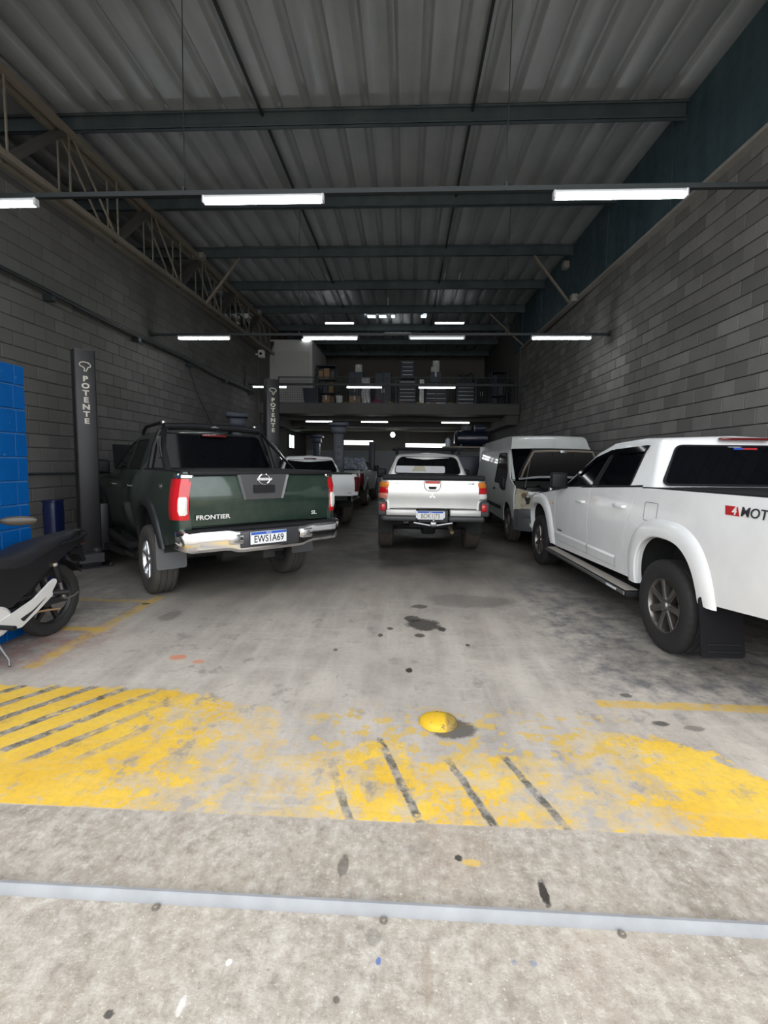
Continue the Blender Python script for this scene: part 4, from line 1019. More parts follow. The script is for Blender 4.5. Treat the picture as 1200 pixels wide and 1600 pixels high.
for left in (True, False):
    sg = 1 if left else -1
    BL.lamp(sv, 'turn_lens', m_amber, 1.150, 1.235, left, -.01, .06); BL.lamp(sv, 'tail_light', m_red, 1.055, 1.150, left, -.01, .07); BL.lamp(sv, 'reverse_lens', m_clear if not left else pm('pink_lens', (.62,.22,.16), .15, coat=.6), .975, 1.055, left, -.01, .06)
    BL.lamp(sv, 'lens_trim', m_steel, .945, .972, left, -.01, .05)
    bmpl = MB().rbox(-1.20,-1.02,min(sg*.72,sg*.875),max(sg*.72,sg*.875),.70,.94,.04,3).build('bumper_end', pm('bumper_grey', (.05,.05,.053), .5), sv)
    MB().rbox(-1.215,-1.15,min(sg*.735,sg*.83),max(sg*.735,sg*.83),.775,.905,.03,3).build('lower_reflector', m_red, bmpl)
    MB().rbox(-1.235,-1.09,min(sg*.26,sg*.735),max(sg*.26,sg*.735),.715,.805,.015,2).build('bumper_step', pm('step_metal', (.55,.54,.52), .45, .5), sv)
    MB().rbox(-1.225,-1.06,min(sg*.24,sg*.80),max(sg*.24,sg*.80),.620,.715,.04,3).build('bumper_lower', pm('bumper_grey', (.05,.05,.053), .5), sv)
    mudflap(sv, -.43, sg*.765, .33, .66, .24, m_under); MB().bar((-.455,sg*.765-.12,.335),(-.455,sg*.765+.12,.335),.012,.014).build('flap_bar', m_card, sv, smooth=False)
MB().rbox(-1.17,-1.05,-.24,.24,.60,.80,.03,2).build('bumper_centre', pm('bumper_grey', (.05,.05,.053), .5), sv)
number_plate(sv, -1.235, .045, .725, 'BDK1J73', ink=pm('faded_ink', (.22,.16,.10), .6))
MB().ext(rrect(-.225,.225,.675,.79,.03), lambda a, b, t_: (-1.222-t_, a+.045, b), 0, .006).build('plate_backing', m_plate, sv)
hb = MB(); hb.rbox(-1.30,-1.0,-.045,.045,.56,.63,.015,2); hb.tube([(-1.18,-.30,.60),(-1.21,0,.555),(-1.18,.30,.60)], .018, 8); hb.lathe([(0,.05),(.022,.045),(.026,.02),(.018,0)], 12, c=(-1.29,0,.62)); hb.build('tow_bar', m_steel, sv)
MB().tube([(-.6,-.30,.50),(-.98,-.30,.48),(-1.10,-.31,.44)], .030, 12).build('exhaust_tip', pm('rusty_pipe', (.40,.30,.19), .4, .7), sv)
rk = MB(); rk.tube([(.62,.60,1.70),(.60,.60,1.80)], .022, 8); rk.tube([(.62,-.60,1.70),(.60,-.60,1.80)], .022, 8); rk.tube([(1.5,.58,1.68),(1.5,.58,1.80)], .022, 8); rk.tube([(1.5,-.58,1.68),(1.5,-.58,1.80)], .022, 8)
for X in (.60, 1.05, 1.5): rk.tube([(X,.68,1.79),(X,.60,1.815),(X,-.60,1.815),(X,-.68,1.79)], .020, 8)
for y in (.60,-.60): rk.tube([(.52,y,1.81),(1.6,y,1.81)], .020, 8)
rk.build('roof_rack', m_trim, sv)
MB().rbox(.575,.60,-.06,.06,1.635,1.660,.008,1).build('high_brake_light', m_redd, sv)

# ============ white pickup, right (left flank to the camera)
PA = dict(W=.925, zs=.42, zm=.98, zr=1.335, tuck=.05, lean=.035, ro=1.32, rc=.14, rf=.55, L=3.27, fo=.80, zc=.42, ah=(.445,.52), an=2.6,
          bottom=[(-1.32,.66),(-.62,.565),(-.44,.55),(.44,.47),(2.7,.40),(4.05,.42)], top=[(-1.32,1.355),(.36,1.335),(.62,1.32),(1.5,1.27),(2.45,1.20),(3.1,1.12),(3.7,1.05),(4.05,.92)],
          xgap=.50, rdb=.24, xsp=1.53, xfd=2.60, fw=.165, fout=.036, tire=(.380,.25), tw=.925, handles=((.78,1.135),(1.72,1.10)), mirror=(2.28,1.23), foldright=True,
          zbelt=1.30, zroof=1.80, yb=.865, yt=.665, crown=.025, cr=.06, zhood=1.08)
am, BA = pickup('pickup_truck', 'white pickup truck along the right wall with black flank lettering and side step', (3.062,3.88), 1.4, PA, m_whitep, m_alloyd, 'seven', rimR=.228)
prof = [(2.55,1.19),(1.80,1.69),(1.50,1.785),(.95,1.81),(.56,1.795),(.30,1.30)]
greenhouse(am, BA, m_whitep, [('r',[(.74,1.335),(1.455,1.30),(1.36,1.695),(.74,1.725)],.04), ('f',[(1.555,1.295),(2.36,1.245),(1.76,1.60),(1.42,1.695)],.04)], None, prof=prof)
rear_glass(am, BA, .315, 1.372, .785, .525, 1.725, .565, rr=.06, off=.012)
tailgate(am, BA, m_whitep, .80, 1.33, hw=.775)
def yya(z): return lerp(PA['yb'], PA['yt'], (z-PA['zbelt'])/(PA['zroof']-PA['zbelt']))
for sg in (1,-1):
    left = sg > 0
    for poly in ([(.70,1.735),(1.36,1.71),(1.38,1.65),(.72,1.672)], [(1.40,1.71),(1.74,1.625),(2.10,1.415),(2.02,1.405),(1.72,1.565),(1.42,1.645)]):
        MB().ext(rpoly(poly,.015,2), lambda a, b, t_: (a, sg*(yya(b)+t_), b), .006, .026).build('rain_guard', m_glass, am)
    # black pillar between the door windows
    MB().ext([(1.455,1.30),(1.555,1.295),(1.42,1.70),(1.36,1.70)], lambda a, b, t_: (a, sg*(yya(b)+t_), b), -.01, .003).build('pillar_trim', m_trim, am, smooth=False)
    MB().tube([(.52,sg*(BA.yw(.52,1.335)-.045),1.345),(1.5,sg*(BA.yw(1.5,1.27)-.035),1.285),(2.42,sg*(BA.yw(2.42,1.205)-.03),1.218)], .012, 6).build('belt_seal', m_trim, am)
    # side step
    st = MB(); y0, y1 = (sg*.80, sg*1.0); st.rbox(.42,2.76,min(y0,y1),max(y0,y1),.318,.375,.012,2); so = st.build('side_step', m_trim, am)
    MB().rbox(.47,2.67,min(sg*.86,sg*.985),max(sg*.86,sg*.985),.372,.382,.004,1).build('tread_plate', pm('dusty_step_plate', (.34,.31,.27), .7, var=.2), so)
    MB().rbox(.45,2.69,min(sg*.995,sg*1.008),max(sg*.995,sg*1.008),.332,.366,.005,1).build('step_edge', m_steel, so)
    MB().box(.60,.80,min(sg*1.006,sg*1.010),max(sg*1.006,sg*1.010),.340,.360).build('step_badge', m_plate, so, smooth=False)
    mudflap(am, -.50, sg*.80, .18, .60, .31, m_flap, lean=.07)
    for k in range(2): MB().bar((-.575+.008*k,sg*.80-.12,.225+k*.05),(-.575+.008*k,sg*.80+.12,.225+k*.05),.006,.008).build('flap_rib', m_trim, am, smooth=False)
    mudflap(am, 2.80, sg*.82, .20, .50, .22, m_flap, lean=.03)
    # tail lights
    BA.lamp(am, 'tail_light', m_red, .86, 1.26, left, -.01, .10)
    # moulding at the foot of the doors
    for xa, xb in ((.86,1.515),(1.545,2.585)):
        rows = []
        for i in range(7):
            x = lerp(xa, xb, i/6); rows.append([(x, sg*(BA.yw(x,z)+o), z) for z, o in ((.50,.002),(.515,.014),(.60,.016),(.625,.002))])
        MB().grid(rows).build('door_moulding', m_whitep, am, ang=30)
# fuel flap outline, side marker, badges
ff = rrect(.145,.345,1.055,1.215,.02)
MB().tube([(a, BA.yw(a,b)+.0015, b) for a, b in ff], .003, 5, closed=True).build('fuel_flap_seam', pm('panel_gap', (.20,.20,.20), .8), am)
MB().rbox(2.66,2.70,BA.yw(2.68,1.0)-.002,BA.yw(2.68,1.0)+.006,.985,1.005,.002,1).build('side_marker', m_amber, am)
MB().box(2.36,2.50,BA.yw(2.43,.66)-.002,BA.yw(2.43,.66)+.004,.645,.660).build('door_badge', m_trim, am, smooth=False)
yb4 = BA.yw(-.75,1.25)+.003
rp = MB().ext([(-.650,1.215),(-.650+.018,1.275),(-.650-.095,1.275),(-.650-.125,1.215)][::-1], lambda a, b, t_: (a, BA.yw(a,b)+t_, b), .0, .0035).build('red_emblem', m_redpaint, am, smooth=False)
text('emblem_lettering', '4', .075, m_white, am, frame((-.728,BA.yw(-.728,1.245)+.005,1.244), (-1,0,0), (.1,-.14,1)), .002, bold=.002)
text('side_lettering', 'MOTION', .088, pm('decal_black', (.03,.03,.035), .4), am, frame((-.785,yb4+.003,1.246), (-1,0,0), (-.02,-.14,1)), .002, align='LEFT', sx=1.15, bold=.0006)
MB().rbox(.475,.53,-.26,.19,1.772,1.800,.012,2).build('high_brake_light', m_redd, am).location.z += .0
MB().ext(rrect(-.02,.06,1.688,1.708,.003), lambda a, b, t_: (.505-t_, a, b), 0, .012).build('window_sticker', m_pblue, am)
MB().ext(rrect(-.15,-.02,1.688,1.708,.003), lambda a, b, t_: (.505-t_, a, b), 0, .012).build('window_sticker', m_redpaint, am)
cl = MB(); cl.tube([(-.25,.30,1.36),(-.30,.1,1.385),(-.28,-.2,1.38),(-.3,-.6,1.375)], [.02,.045,.04,.02], 8); cl.build('folded_cover', m_trim, am)
rb = MB(); rb.rbox(-1.46,-1.20,-.86,.86,.58,.78,.05,3); rb.build('rear_bumper', m_whitep, am)
MB().rbox(-1.475,-1.46,-.20,.20,.635,.765,.004,1).build('number_plate', m_plate, am)
# ============ white van, nose to the camera, hood up
PV = dict(W=.93, zs=.36, zm=.95, zr=1.85, tuck=.05, lean=.13, ro=3.95, rc=.10, rf=.42, L=0.0, fo=.80, zc=.34, ah=(.42,.44), an=2.2,
          bottom=[(-3.95,.40),(-.5,.36),(.45,.36),(.8,.70)], top=[(-3.95,1.85),(-.50,1.85),(.10,1.25),(.35,1.18),(.8,1.02)])
class VanBody(Body):
    def yw(s, x, z):
        y = s.W
        if z < s.zm: y -= s.tuck*((s.zm-z)/(s.zm-s.zs))**2
        else: y -= s.lean*((z-s.zm)/(s.zr-s.zm))**1.2
        d = (s.L+s.fo)-x; r = s.rf
        if d < r: y -= .55*r*(1-sqrt(max(0, 1-(1-max(d,0)/r)**2)))
        return y
    def zb(s, x):
        z = interp(s.bottom, x)
        for xc in (0, -2.95):
            a, b = s.ah
            if abs(x-xc) < a: z = max(z, s.zc+b*(1-(abs(x-xc)/a)**s.an)**(1/s.an))
        return z
    def cols(s, x0, x1):
        xs = {x0, x1}
        for i in range(41): xs.add(lerp(x0, x1, i/40))
        for xc in (0, -2.95):
            for i in range(25):
                x = xc+s.ah[0]*cos(pi*i/24)*.9999
                if x0 < x < x1: xs.add(x)
        xs = sorted(xs); out = [xs[0]]
        for x in xs[1:]:
            if x-out[-1] > .002: out.append(x)
        return out
van = thing('van', 'old white high-roof van facing the camera with its hood raised', 'van', (2.945, 9.25, 0), radians(-90))
BV = VanBody(PV)
for left in (True, False):
    sg = 1 if left else -1
    BV.panel('rear_side', m_whitev, van, -3.95, -1.405, left, rows=14); BV.panel('front_door', m_whitev, van, -1.395, -.30, left, rows=14)
    BV.panel('front_fender', m_whitev, van, -.29, .53, left, rows=14)
    ip = MB(); ip.box(.30,.66,min(sg*.62,sg*.70),max(sg*.62,sg*.70),.70,1.0); ip.build('inner_wing', m_whitev, van, smooth=False)
    for xc in (0, -2.95):
        BV.liner(van, xc, left); wheel(van, xc, sg*(.90-.11), .335, .215, .20, 'five', pm('van_steel_rim', (.16,.16,.165), .5, .5), m_brown, right=not left)
    yv = lambda z: BV.yw(-1.0, z)
    wdw = rpoly([(-1.30,1.12),(-1.30,1.76),(-.58,1.76),(-.18,1.36),(-.20,1.02),(-.62,1.02),(-.80,1.12)], .06, 4)
    o = MB().ext(wdw, lambda a, b, t_: (a, sg*(yv(b)+t_), b), -.02, .005).build('door_window', m_glass, van)
    MB().tube([(a, sg*(yv(b)+.006), b) for a, b in wdw], .010, 6, closed=True).build('window_seal', m_trim, o)
    MB().rbox(-.30,-.16,min(sg*.90,sg*(1.12 if left else 1.00)),max(sg*.90,sg*(1.12 if left else 1.00)),1.00,1.28,.05,3).build('side_mirror', m_black, van)
    MB().rbox(-1.33,-1.20,min(sg*.91,sg*.955),max(sg*.91,sg*.955),.96,1.01,.012,2).build('door_handle', m_black, van)
    MB().bar((-3.5,sg*.945,.62),(-.5,sg*.945,.62),.02,.07).build('rub_strip', m_trim, van, smooth=False)
    # headlight
    h = MB(); q = [(.60,.895,.70),(.80,.60,.70),(.74,.58,1.02),(.40,.86,1.08)]
    qn = [(p[0]-.10,p[1]-.06,p[2]) for p in q]; h.hexa(qn+q)
    if not left: h.mirror_y()
    ho = h.build('headlight', pm('aged_headlight_lens', (.40,.37,.28), .22, var=.35, scale=12, coat=.6), van, smooth=False)
    for (u, v_, r_, mm) in ((.45,.30,.055,pm('lamp_dish', (.55,.50,.40), .3, .5)),(.48,.72,.05,pm('lamp_dish_dark', (.20,.13,.08), .3, .4))):
        a = Vector(q[0]).lerp(Vector(q[1]), u); b = Vector(q[3]).lerp(Vector(q[2]), u); c = a.lerp(b, v_)
        k = MB(); k.lathe([(0,.004),(r_*.55,.004),(r_*.62,.008),(r_,.008),(r_*1.05,.0)], 20, c=(0,0,0)); nrm = (Vector(q[1])-Vector(q[0])).cross(Vector(q[3])-Vector(q[0])).normalized()
        if nrm.x < 0: nrm = -nrm
        k.xf(Matrix.Translation(c+nrm*.004) @ nrm.to_track_quat('Z','Y').to_matrix().to_4x4())
        if not left: k.mirror_y()
        k.build('lamp_reflector', mm, ho)
# roof: white high cap with a rounded edge
cap = MB(); rows = []
for x, zt_, w_ in ((-.34,1.845,.80),(-.36,1.90,.795),(-.46,2.07,.765),(-.52,2.105,.75),(-1.2,2.13,.74),(-3.8,2.10,.74),(-3.93,2.04,.73),(-3.95,1.85,.80)):
    prof_ = [(-.805,1.84),(-.80*w_/.8,lerp(1.84,zt_,.55)),(-.985*w_,zt_-.02),(-.93*w_,zt_),(-.4*w_,zt_+.012),(0,zt_+.016),(.4*w_,zt_+.012),(.93*w_,zt_),(.985*w_,zt_-.02),(.80*w_/.8,lerp(1.84,zt_,.55)),(.805,1.84)]
    rows.append([(x-(.10 if False else 0)*abs(y), y, max(z,1.84)) for y, z in prof_])
cap.grid(rows); front = rows[0]; cap.build('high_roof', m_whitev, van, ang=40)
MB().rbox(-3.96,-3.90,-.86,.86,.42,2.0,.03,2).build('rear_doors', m_whitev, van)
# windscreen
def wsf(a, b, t_):
    u = (b-1.25)/.60; x = lerp(.16, -.42, u); return (x+t_-.13*(abs(a)/.8)**2, a, b)
ws = MB(); rows = [[wsf(y*lerp(.80,.76,j/6), lerp(1.25,1.85,j/6), 0) for y in (-1,-.75,-.5,-.25,0,.25,.5,.75,1)] for j in range(7)]
ws.grid(rows); ws.build('windscreen', m_glass, van, ang=50)
for sg in (1,-1): MB().tube([wsf(sg*.81,1.22,.0), wsf(sg*.80,1.55,.0), wsf(sg*.77,1.86,0)], .035, 8).build('windscreen_pillar', m_whitev, van)
MB().tube([wsf(y*.77,1.855,.012) for y in (-1,-.5,0,.5,1)], .022, 6).build('windscreen_frame', m_trim, van)
c = MB(); c.box(-3.9,.05,-.78,.78,.45,1.2); c.box(.0,.50,-.62,.62,.40,.86); c.build('chassis', m_under, van, smooth=False)
# engine bay
eb = MB().box(.05,.70,-.72,.72,.80,.92).build('engine_bay', m_under, van, smooth=False)
MB().rbox(.10,.45,-.25,.30,.92,1.08,.04,2).build('engine_cover', pm('engine_plastic', (.03,.03,.033), .5), eb)
MB().rbox(.15,.45,-.66,-.38,.92,1.10,.03,2).build('battery', m_black, eb)
MB().rbox(.12,.40,.36,.66,.92,1.12,.04,2).build('air_filter_box', m_trim, eb)
MB().lathe([(0,.09),(.045,.09),(.05,.07),(.05,0)], 16, c=(.50,-.22,1.02)).build('fluid_cap', m_steel, eb)
for y in (-.5,-.1,.25): MB().tube([(.1,y,1.02),(.3,y+.12,1.13),(.52,y+.2,1.0)], .022, 8).build('hose', m_black, eb)
MB().rbox(.62,.74,-.70,.70,.96,1.03,.02,2).build('radiator_beam', m_whitev, van)
MB().rbox(.66,.80,-.60,.60,.70,.96,.03,2).build('grille', m_trim, van)
for k in range(4): MB().bar((.805,-.56,.74+k*.055),(.805,.56,.74+k*.055),.02,.016).build('grille_slat', m_black, van, smooth=False)
# cowl and wiper
MB().tube([(.16,-.74,1.245),(.24,-.4,1.285),(.27,0,1.295),(.24,.4,1.285),(.16,.74,1.245)], .022, 8).build('cowl', pm('cowl_grey', (.30,.31,.32), .5), van)
# raised hood, underside to the camera
def hf(a, b, t_):                                # a across, b 0..1 up
    return (.20+.22*b+.05*sin(pi*b)+t_, a*lerp(.76,.56,b**1.6), 1.27+.535*b+.02*(1-(a)**2)*b)
hd = MB(); rows = [[hf(y, b, 0) for y in (-1,-.85,-.5,0,.5,.85,1)] for b in (0,.2,.4,.6,.8,.95,1.0)]; hd.grid(rows)
rows2 = [[(p[0]-.03,p[1],p[2]+.008) for p in r_] for r_ in rows]; hd.grid(rows2, flip=True); hd.grid([rows[-1], rows2[-1]]); hd.grid([[r_[0] for r_ in rows],[r_[0] for r_ in rows2]]); hd.grid([[r_[-1] for r_ in rows],[r_[-1] for r_ in rows2]])
hdo = hd.build('raised_hood', pm('hood_underside', (.012,.010,.010), .55, var=.3), van, ang=40)
for pts_ in ([hf(-.93,b,.015) for b in (0,.25,.5,.75,.93)], [hf(.93,b,.015) for b in (0,.25,.5,.75,.93)], [hf(y,.93,.015) for y in (-.93,-.5,0,.5,.93)]):
    MB().tube(pts_, .020, 8).build('hood_frame', pm('dusty_hood_edge', (.24,.20,.16), .6), hdo)
for y in (-.32,.32): MB().tube([hf(y*.6,.05,.012),hf(y,.9,.012)], .014, 6).build('hood_brace', m_under, hdo)
MB().rbox(.40,.46,-.06,.06,1.74,1.80,.012,2).build('hood_latch', m_steel, hdo)
MB().tube([(.30,-.66,1.02),(.42,-.60,1.62)], .007, 6).build('hood_prop', m_steel, van)
# bumper
rows = []
for i in range(17):
    y = -.90+1.8*i/16; ay = abs(y); bx = .88-.05*(ay/.6)**2 if ay < .6 else .83-.30*((ay-.6)/.3)**2
    rows.append([(bx-.16,y,.72),(bx-.03,y,.715),(bx,y,.66),(bx,y,.56),(bx-.015,y,.54),(bx-.005,y,.50),(bx-.01,y,.36),(bx-.04,y,.30),(bx-.14,y,.29)])
bo = MB().grid(rows).build('front_bumper', pm('grey_bumper_plastic', (.085,.088,.095), .6), van, ang=40)
for sg in (1,-1): MB().lathe([(0,.012),(.04,.010),(.05,0),(.055,-.01)], 18, 'x', c=(.82,sg*.62,.43)).build('fog_lamp', m_clear, bo)
MB().rbox(.85,.875,-.30,.30,.34,.46,.01,1).build('lower_grille', m_black, bo)
for sg in (1,-1):                                 # black filler from bumper to arch
    rows = [[(lerp(.44,.62,i/5), sg*(BV.yw(.5,.6)-.01*i), .36), (lerp(.42,.62,i/5), sg*(BV.yw(.5,.6)+.004-.012*i), .70)] for i in range(6)]
    MB().grid(rows).build('bumper_corner', pm('grey_bumper_plastic', (.085,.088,.095), .6), van)

# ============ two more pickups under and before the mezzanine
PB = dict(PL); PB.update(W=.87, ro=1.05, top=[(-1.05,1.26),(.45,1.26),(.47,1.20),(2.3,1.16),(3.0,1.08),(3.75,.92)], bottom=[(-1.05,.78),(-.5,.60),(.5,.50),(2.5,.50),(3.75,.50)], zr=1.26, zbelt=1.20, zroof=1.66, L=2.9, xfd=2.25, fo=.75)
wb, BB = pickup('pickup_truck', 'white pickup truck without rear bumper, half hidden behind the green pickup', (-2.22,11.15), 22, PB, m_whitep, m_alloy, 'six', rimR=.20, m_tire=m_brown)
greenhouse(wb, BB, m_whitep, [('r',[(.70,1.25),(1.25,1.24),(1.28,1.56),(.82,1.56)],.05), ('f',[(1.38,1.24),(2.05,1.23),(1.58,1.53),(1.38,1.56)],.05)], None, prof=[(2.35,1.16),(1.58,1.58),(1.3,1.635),(.8,1.66),(.56,1.64),(.44,1.18)])
rear_glass(wb, BB, .43, 1.27, .68, .55, 1.575, .57, rr=.08); tailgate(wb, BB, m_whitep, .76, 1.25, hw=.725)
MB().rbox(.535,.57,-.16,.16,1.585,1.625,.012,2).build('high_brake_light', m_redd, wb)
back_text('badge_lettering', '2.8 D', .035, m_ink, wb, -1.075, -.60, .83)
for left in (True, False): BB.lamp(wb, 'tail_light', m_redd, .86, 1.20, left, -.01, .08)
PC = dict(PB); PC.update(W=.86)
sc_, BC = pickup('pickup_truck', 'pale grey pickup truck with plastic film over its rear window, at the back', (-2.20,16.3), -3, PC, pm('pale_grey_paint', (.42,.43,.44), .45, coat=.3), m_alloy, 'six', rimR=.20, m_tire=m_brown)
m_pale = _mats['pale_grey_paint']
greenhouse(sc_, BC, m_pale, [('r',[(.70,1.25),(1.25,1.24),(1.28,1.56),(.82,1.56)],.05), ('f',[(1.38,1.24),(2.05,1.23),(1.58,1.53),(1.38,1.56)],.05)], None, prof=[(2.35,1.16),(1.58,1.58),(1.3,1.635),(.8,1.66),(.56,1.64),(.44,1.18)])
rear_glass(sc_, BC, .43, 1.27, .68, .55, 1.575, .57, rr=.08); tailgate(sc_, BC, m_pale, .72, 1.25, hw=.715)
for left in (True, False): BC.lamp(sc_, 'tail_light', m_redd, .74, 1.16, left, .03, .10)
tf = MB(); rows = []
for j in range(9):
    v_ = j/8; rows.append([(lerp(.30,.60,v_)-.02*sin(9*u+5*v_)-.06*(1-v_), lerp(-.86,.86,u)*lerp(1.0,.74,v_), lerp(1.24,1.69,v_)+.012*sin(13*u+7*v_)) for u in [i/14 for i in range(15)]])
tf.grid(rows)
tn = NT('plastic_film'); fz = tn.noise(9, 6, .7, dist=1.2); tn.out(Base_Color=tn.mix(tn.ramp(fz, .4, .6), (.10,.115,.15), (.42,.46,.54)), Roughness=.18); tn.b.inputs['Coat Weight'].default_value = .6; tn.bump(fz, .8, .03)
tf.build('plastic_film', tn.m, sc_, ang=70)

# ============ motorcycle, rear half in view at the left edge
mo = thing('motorcycle', 'black motorcycle with silver footrest bracket by the blue wall', 'motorcycle', (-3.09, 3.80, 0), radians(-93))
# local: x forward, y left, rear axle at x = 0
m_mblack = pm('motorcycle_black', (.008,.008,.010), .35, coat=.15); m_seat = pm('black_vinyl', (.012,.013,.017), .5, bump=.15, bscale=200)
m_alu = pm('silver_casting', (.74,.73,.71), .42, .25, var=.12); m_frame = pm('frame_black', (.016,.016,.018), .45)
def mwheel(x, R, W, name):
    h = W/2; prof = [(R-.095,-h*.55),(R-.08,-h*.8),(R-.045,-h),(R-.018,-h*.85),(R-.004,-h*.4),(R,0),(R-.004,h*.4),(R-.018,h*.85),(R-.045,h),(R-.08,h*.8),(R-.095,h*.55)]
    mb = MB(); mb.lathe(prof, 72, 'y', mod=lambda k, i: -.004 if (k % 4 == 0 and 3 <= i <= 7) else 0); t = mb.build(name, m_rubber, mo, ang=40); t.location = (x, 0, R)
    r = R-.088; b = MB(); b.lathe([(r,-h*.55),(r+.004,-h*.6),(r-.012,-h*.6),(r-.028,-h*.2),(r-.028,h*.2),(r-.012,h*.6),(r+.004,h*.6),(r,h*.55)], 48, 'y'); b.build('rim', m_frame, t)
    for k in range(6):
        a = 2*pi*k/6+.35; s_ = MB(); s_.hexa([(-.022,-.020,.05),(.022,-.020,.05),(.022,.020,.05),(-.022,.020,.05),(-.013,-.013,r-.02),(.013,-.013,r-.02),(.013,.013,r-.02),(-.013,.013,r-.02)]); s_.xf(Matrix.Rotation(a,4,'Y')); s_.build('spoke', m_frame, t, smooth=False)
    b = MB(); b.lathe([(0,-.075),(.055,-.075),(.068,-.05),(.068,.05),(.055,.075),(0,.075)], 24, 'y'); b.build('hub', m_alu if False else pm('hub_grey', (.22,.21,.20), .5, .6), t)
    return t
rwl = mwheel(0, .315, .105, 'rear_wheel'); mwheel(1.30, .310, .095, 'front_wheel')
# chain side: sprocket, chain guard, swingarm
MB().lathe([(.03,.085),(.085,.085),(.09,.088),(.09,.095),(.03,.095)], 30, 'y', c=(0,0,.315)).build('sprocket', m_steel, mo)
for sg in (1,-1):
    MB().bar((-.06,sg*.105,.315),(.50,sg*.105,.36),.03,.05).build('swingarm', m_frame, mo, smooth=False)
    # shock: chrome cap, black spring cover, grey lower rod
    top, bot = Vector((.08,sg*.135,.66)), Vector((-.005,sg*.135,.335)); md = top.lerp(bot, .55)
    s_ = MB(); s_.cyl(top, top.lerp(bot,.10), .026, 14); so = s_.build('shock_absorber', m_chrome, mo)
    MB().cyl(top.lerp(bot,.08), md, .027, 14).build('shock_cover', m_black, so)
    MB().cyl(md, bot, .017, 12).build('shock_rod', m_steel, so)
    MB().cyl((bot.x,sg*.09,bot.z),(bot.x,sg*.155,bot.z),.016,10).build('axle_nut', m_steel, so)
    # footrest bracket
    P1 = [(.62,.26),(.66,.34),(.50,.37),(.33,.42),(.16,.52),(.115,.535),(.105,.50),(.16,.43),(.145,.405),(.19,.38),(.33,.30),(.46,.235)]
    br = MB(); br.ext(rpoly(P1,.012,2), lambda a, b, t_: (a, sg*(.155+t_), b), 0, .022)
    bo_ = br.build('footrest_bracket', m_alu, mo)
    MB().ext(rpoly([(.47,.305),(.36,.335),(.22,.405),(.33,.335),(.44,.275)], .01, 2), lambda a, b, t_: (a, sg*(.178+t_), b), 0, .002).build('bracket_slot', m_under, bo_)
    MB().cyl((.145,sg*.17,.415),(.06,sg*.24,.405),.022,12).build('footrest_rubber', m_black, bo_)
    MB().cyl((.64,sg*.16,.30),(.64,sg*.30,.30),.018,10).build('rider_footrest', m_black, bo_)
MB().tube([(-.02,.10,.36),(.15,.10,.42),(.48,.10,.43)], .016, 6).build('chain_guard', m_frame, mo)
MB().tube([(-.045,.11,.30),(-.15,.12,.315),(-.19,.12,.33)], .007, 6).build('chain_adjuster', m_steel, mo)
MB().tube([(.5,.10,.29),(.2,.10,.275),(0,.10,.235)], .009, 6).build('chain', m_card, mo)
# seat
rows = []
for x, z, w_, th in ((.78,.800,.085,.07),(.74,.810,.115,.09),(.60,.800,.135,.10),(.45,.795,.140,.11),(.30,.815,.140,.12),(.20,.845,.135,.12),(.05,.862,.125,.11),(-.12,.872,.110,.09),(-.24,.880,.085,.07),(-.28,.872,.05,.04)):
    rows.append([(x,-w_*.92,z-th),(x,-w_,z-th*.55),(x,-w_*.86,z-.016),(x,-w_*.5,z),(x,0,z+.008),(x,w_*.5,z),(x,w_*.86,z-.016),(x,w_,z-th*.55),(x,w_*.92,z-th)])
MB().grid(rows).add([p for p in rows[0]], [tuple(range(9))]).add([p for p in rows[-1]], [tuple(range(9))]).build('seat', m_seat, mo, ang=50)
# side cover, tail cowl, rear fender, tail lamp, grab rail
for sg in (1,-1):
    MB().ext(rpoly([(.70,.72),(.66,.42),(.48,.40),(.22,.56),(-.05,.70),(-.28,.80),(-.28,.84),(.0,.78),(.3,.72)], .02, 3), lambda a, b, t_: (a, sg*(.10+t_), b), 0, .03).build('side_cover', m_mblack, mo)
    MB().tube([(.0,sg*.14,.80),(-.20,sg*.13,.815),(-.33,sg*.11,.84),(-.39,sg*.05,.86),(-.40,0,.862)], .013, 8).build('grab_rail', m_black, mo)
    MB().tube([(-.33,sg*.12,.69),(-.33,sg*.18,.69)], .010, 6).build('indicator_stem', m_black, mo)
    MB().rbox(-.37,-.30,min(sg*.17,sg*.24),max(sg*.17,sg*.24),.665,.715,.02,2).build('indicator', m_black, mo)
fn = MB(); rows = []
for k in range(11):
    a = radians(60+k*9); R_ = .365; rows.append([(R_*cos(a), y, .315+R_*sin(a)-.10*(y/.07)**2*.25) for y in (-.07,-.04,0,.04,.07)])
fn.grid(rows); fn.build('rear_fender', m_black, mo, ang=50)
MB().ext(rpoly([(-.20,.72),(-.32,.72),(-.38,.58),(-.35,.57),(-.28,.66),(-.18,.67)], .015, 2), lambda a, b, t_: (a, t_, b), -.06, .06).build('plate_holder', m_black, mo)
MB().rbox(-.37,-.28,-.075,.075,.735,.79,.025,3).build('tail_lamp', pm('smoked_red_lens', (.05,.006,.007), .25, coat=.3), mo)
MB().rbox(-.30,-.10,-.10,.10,.74,.82,.03,2).build('tail_cowl', m_mblack, mo)
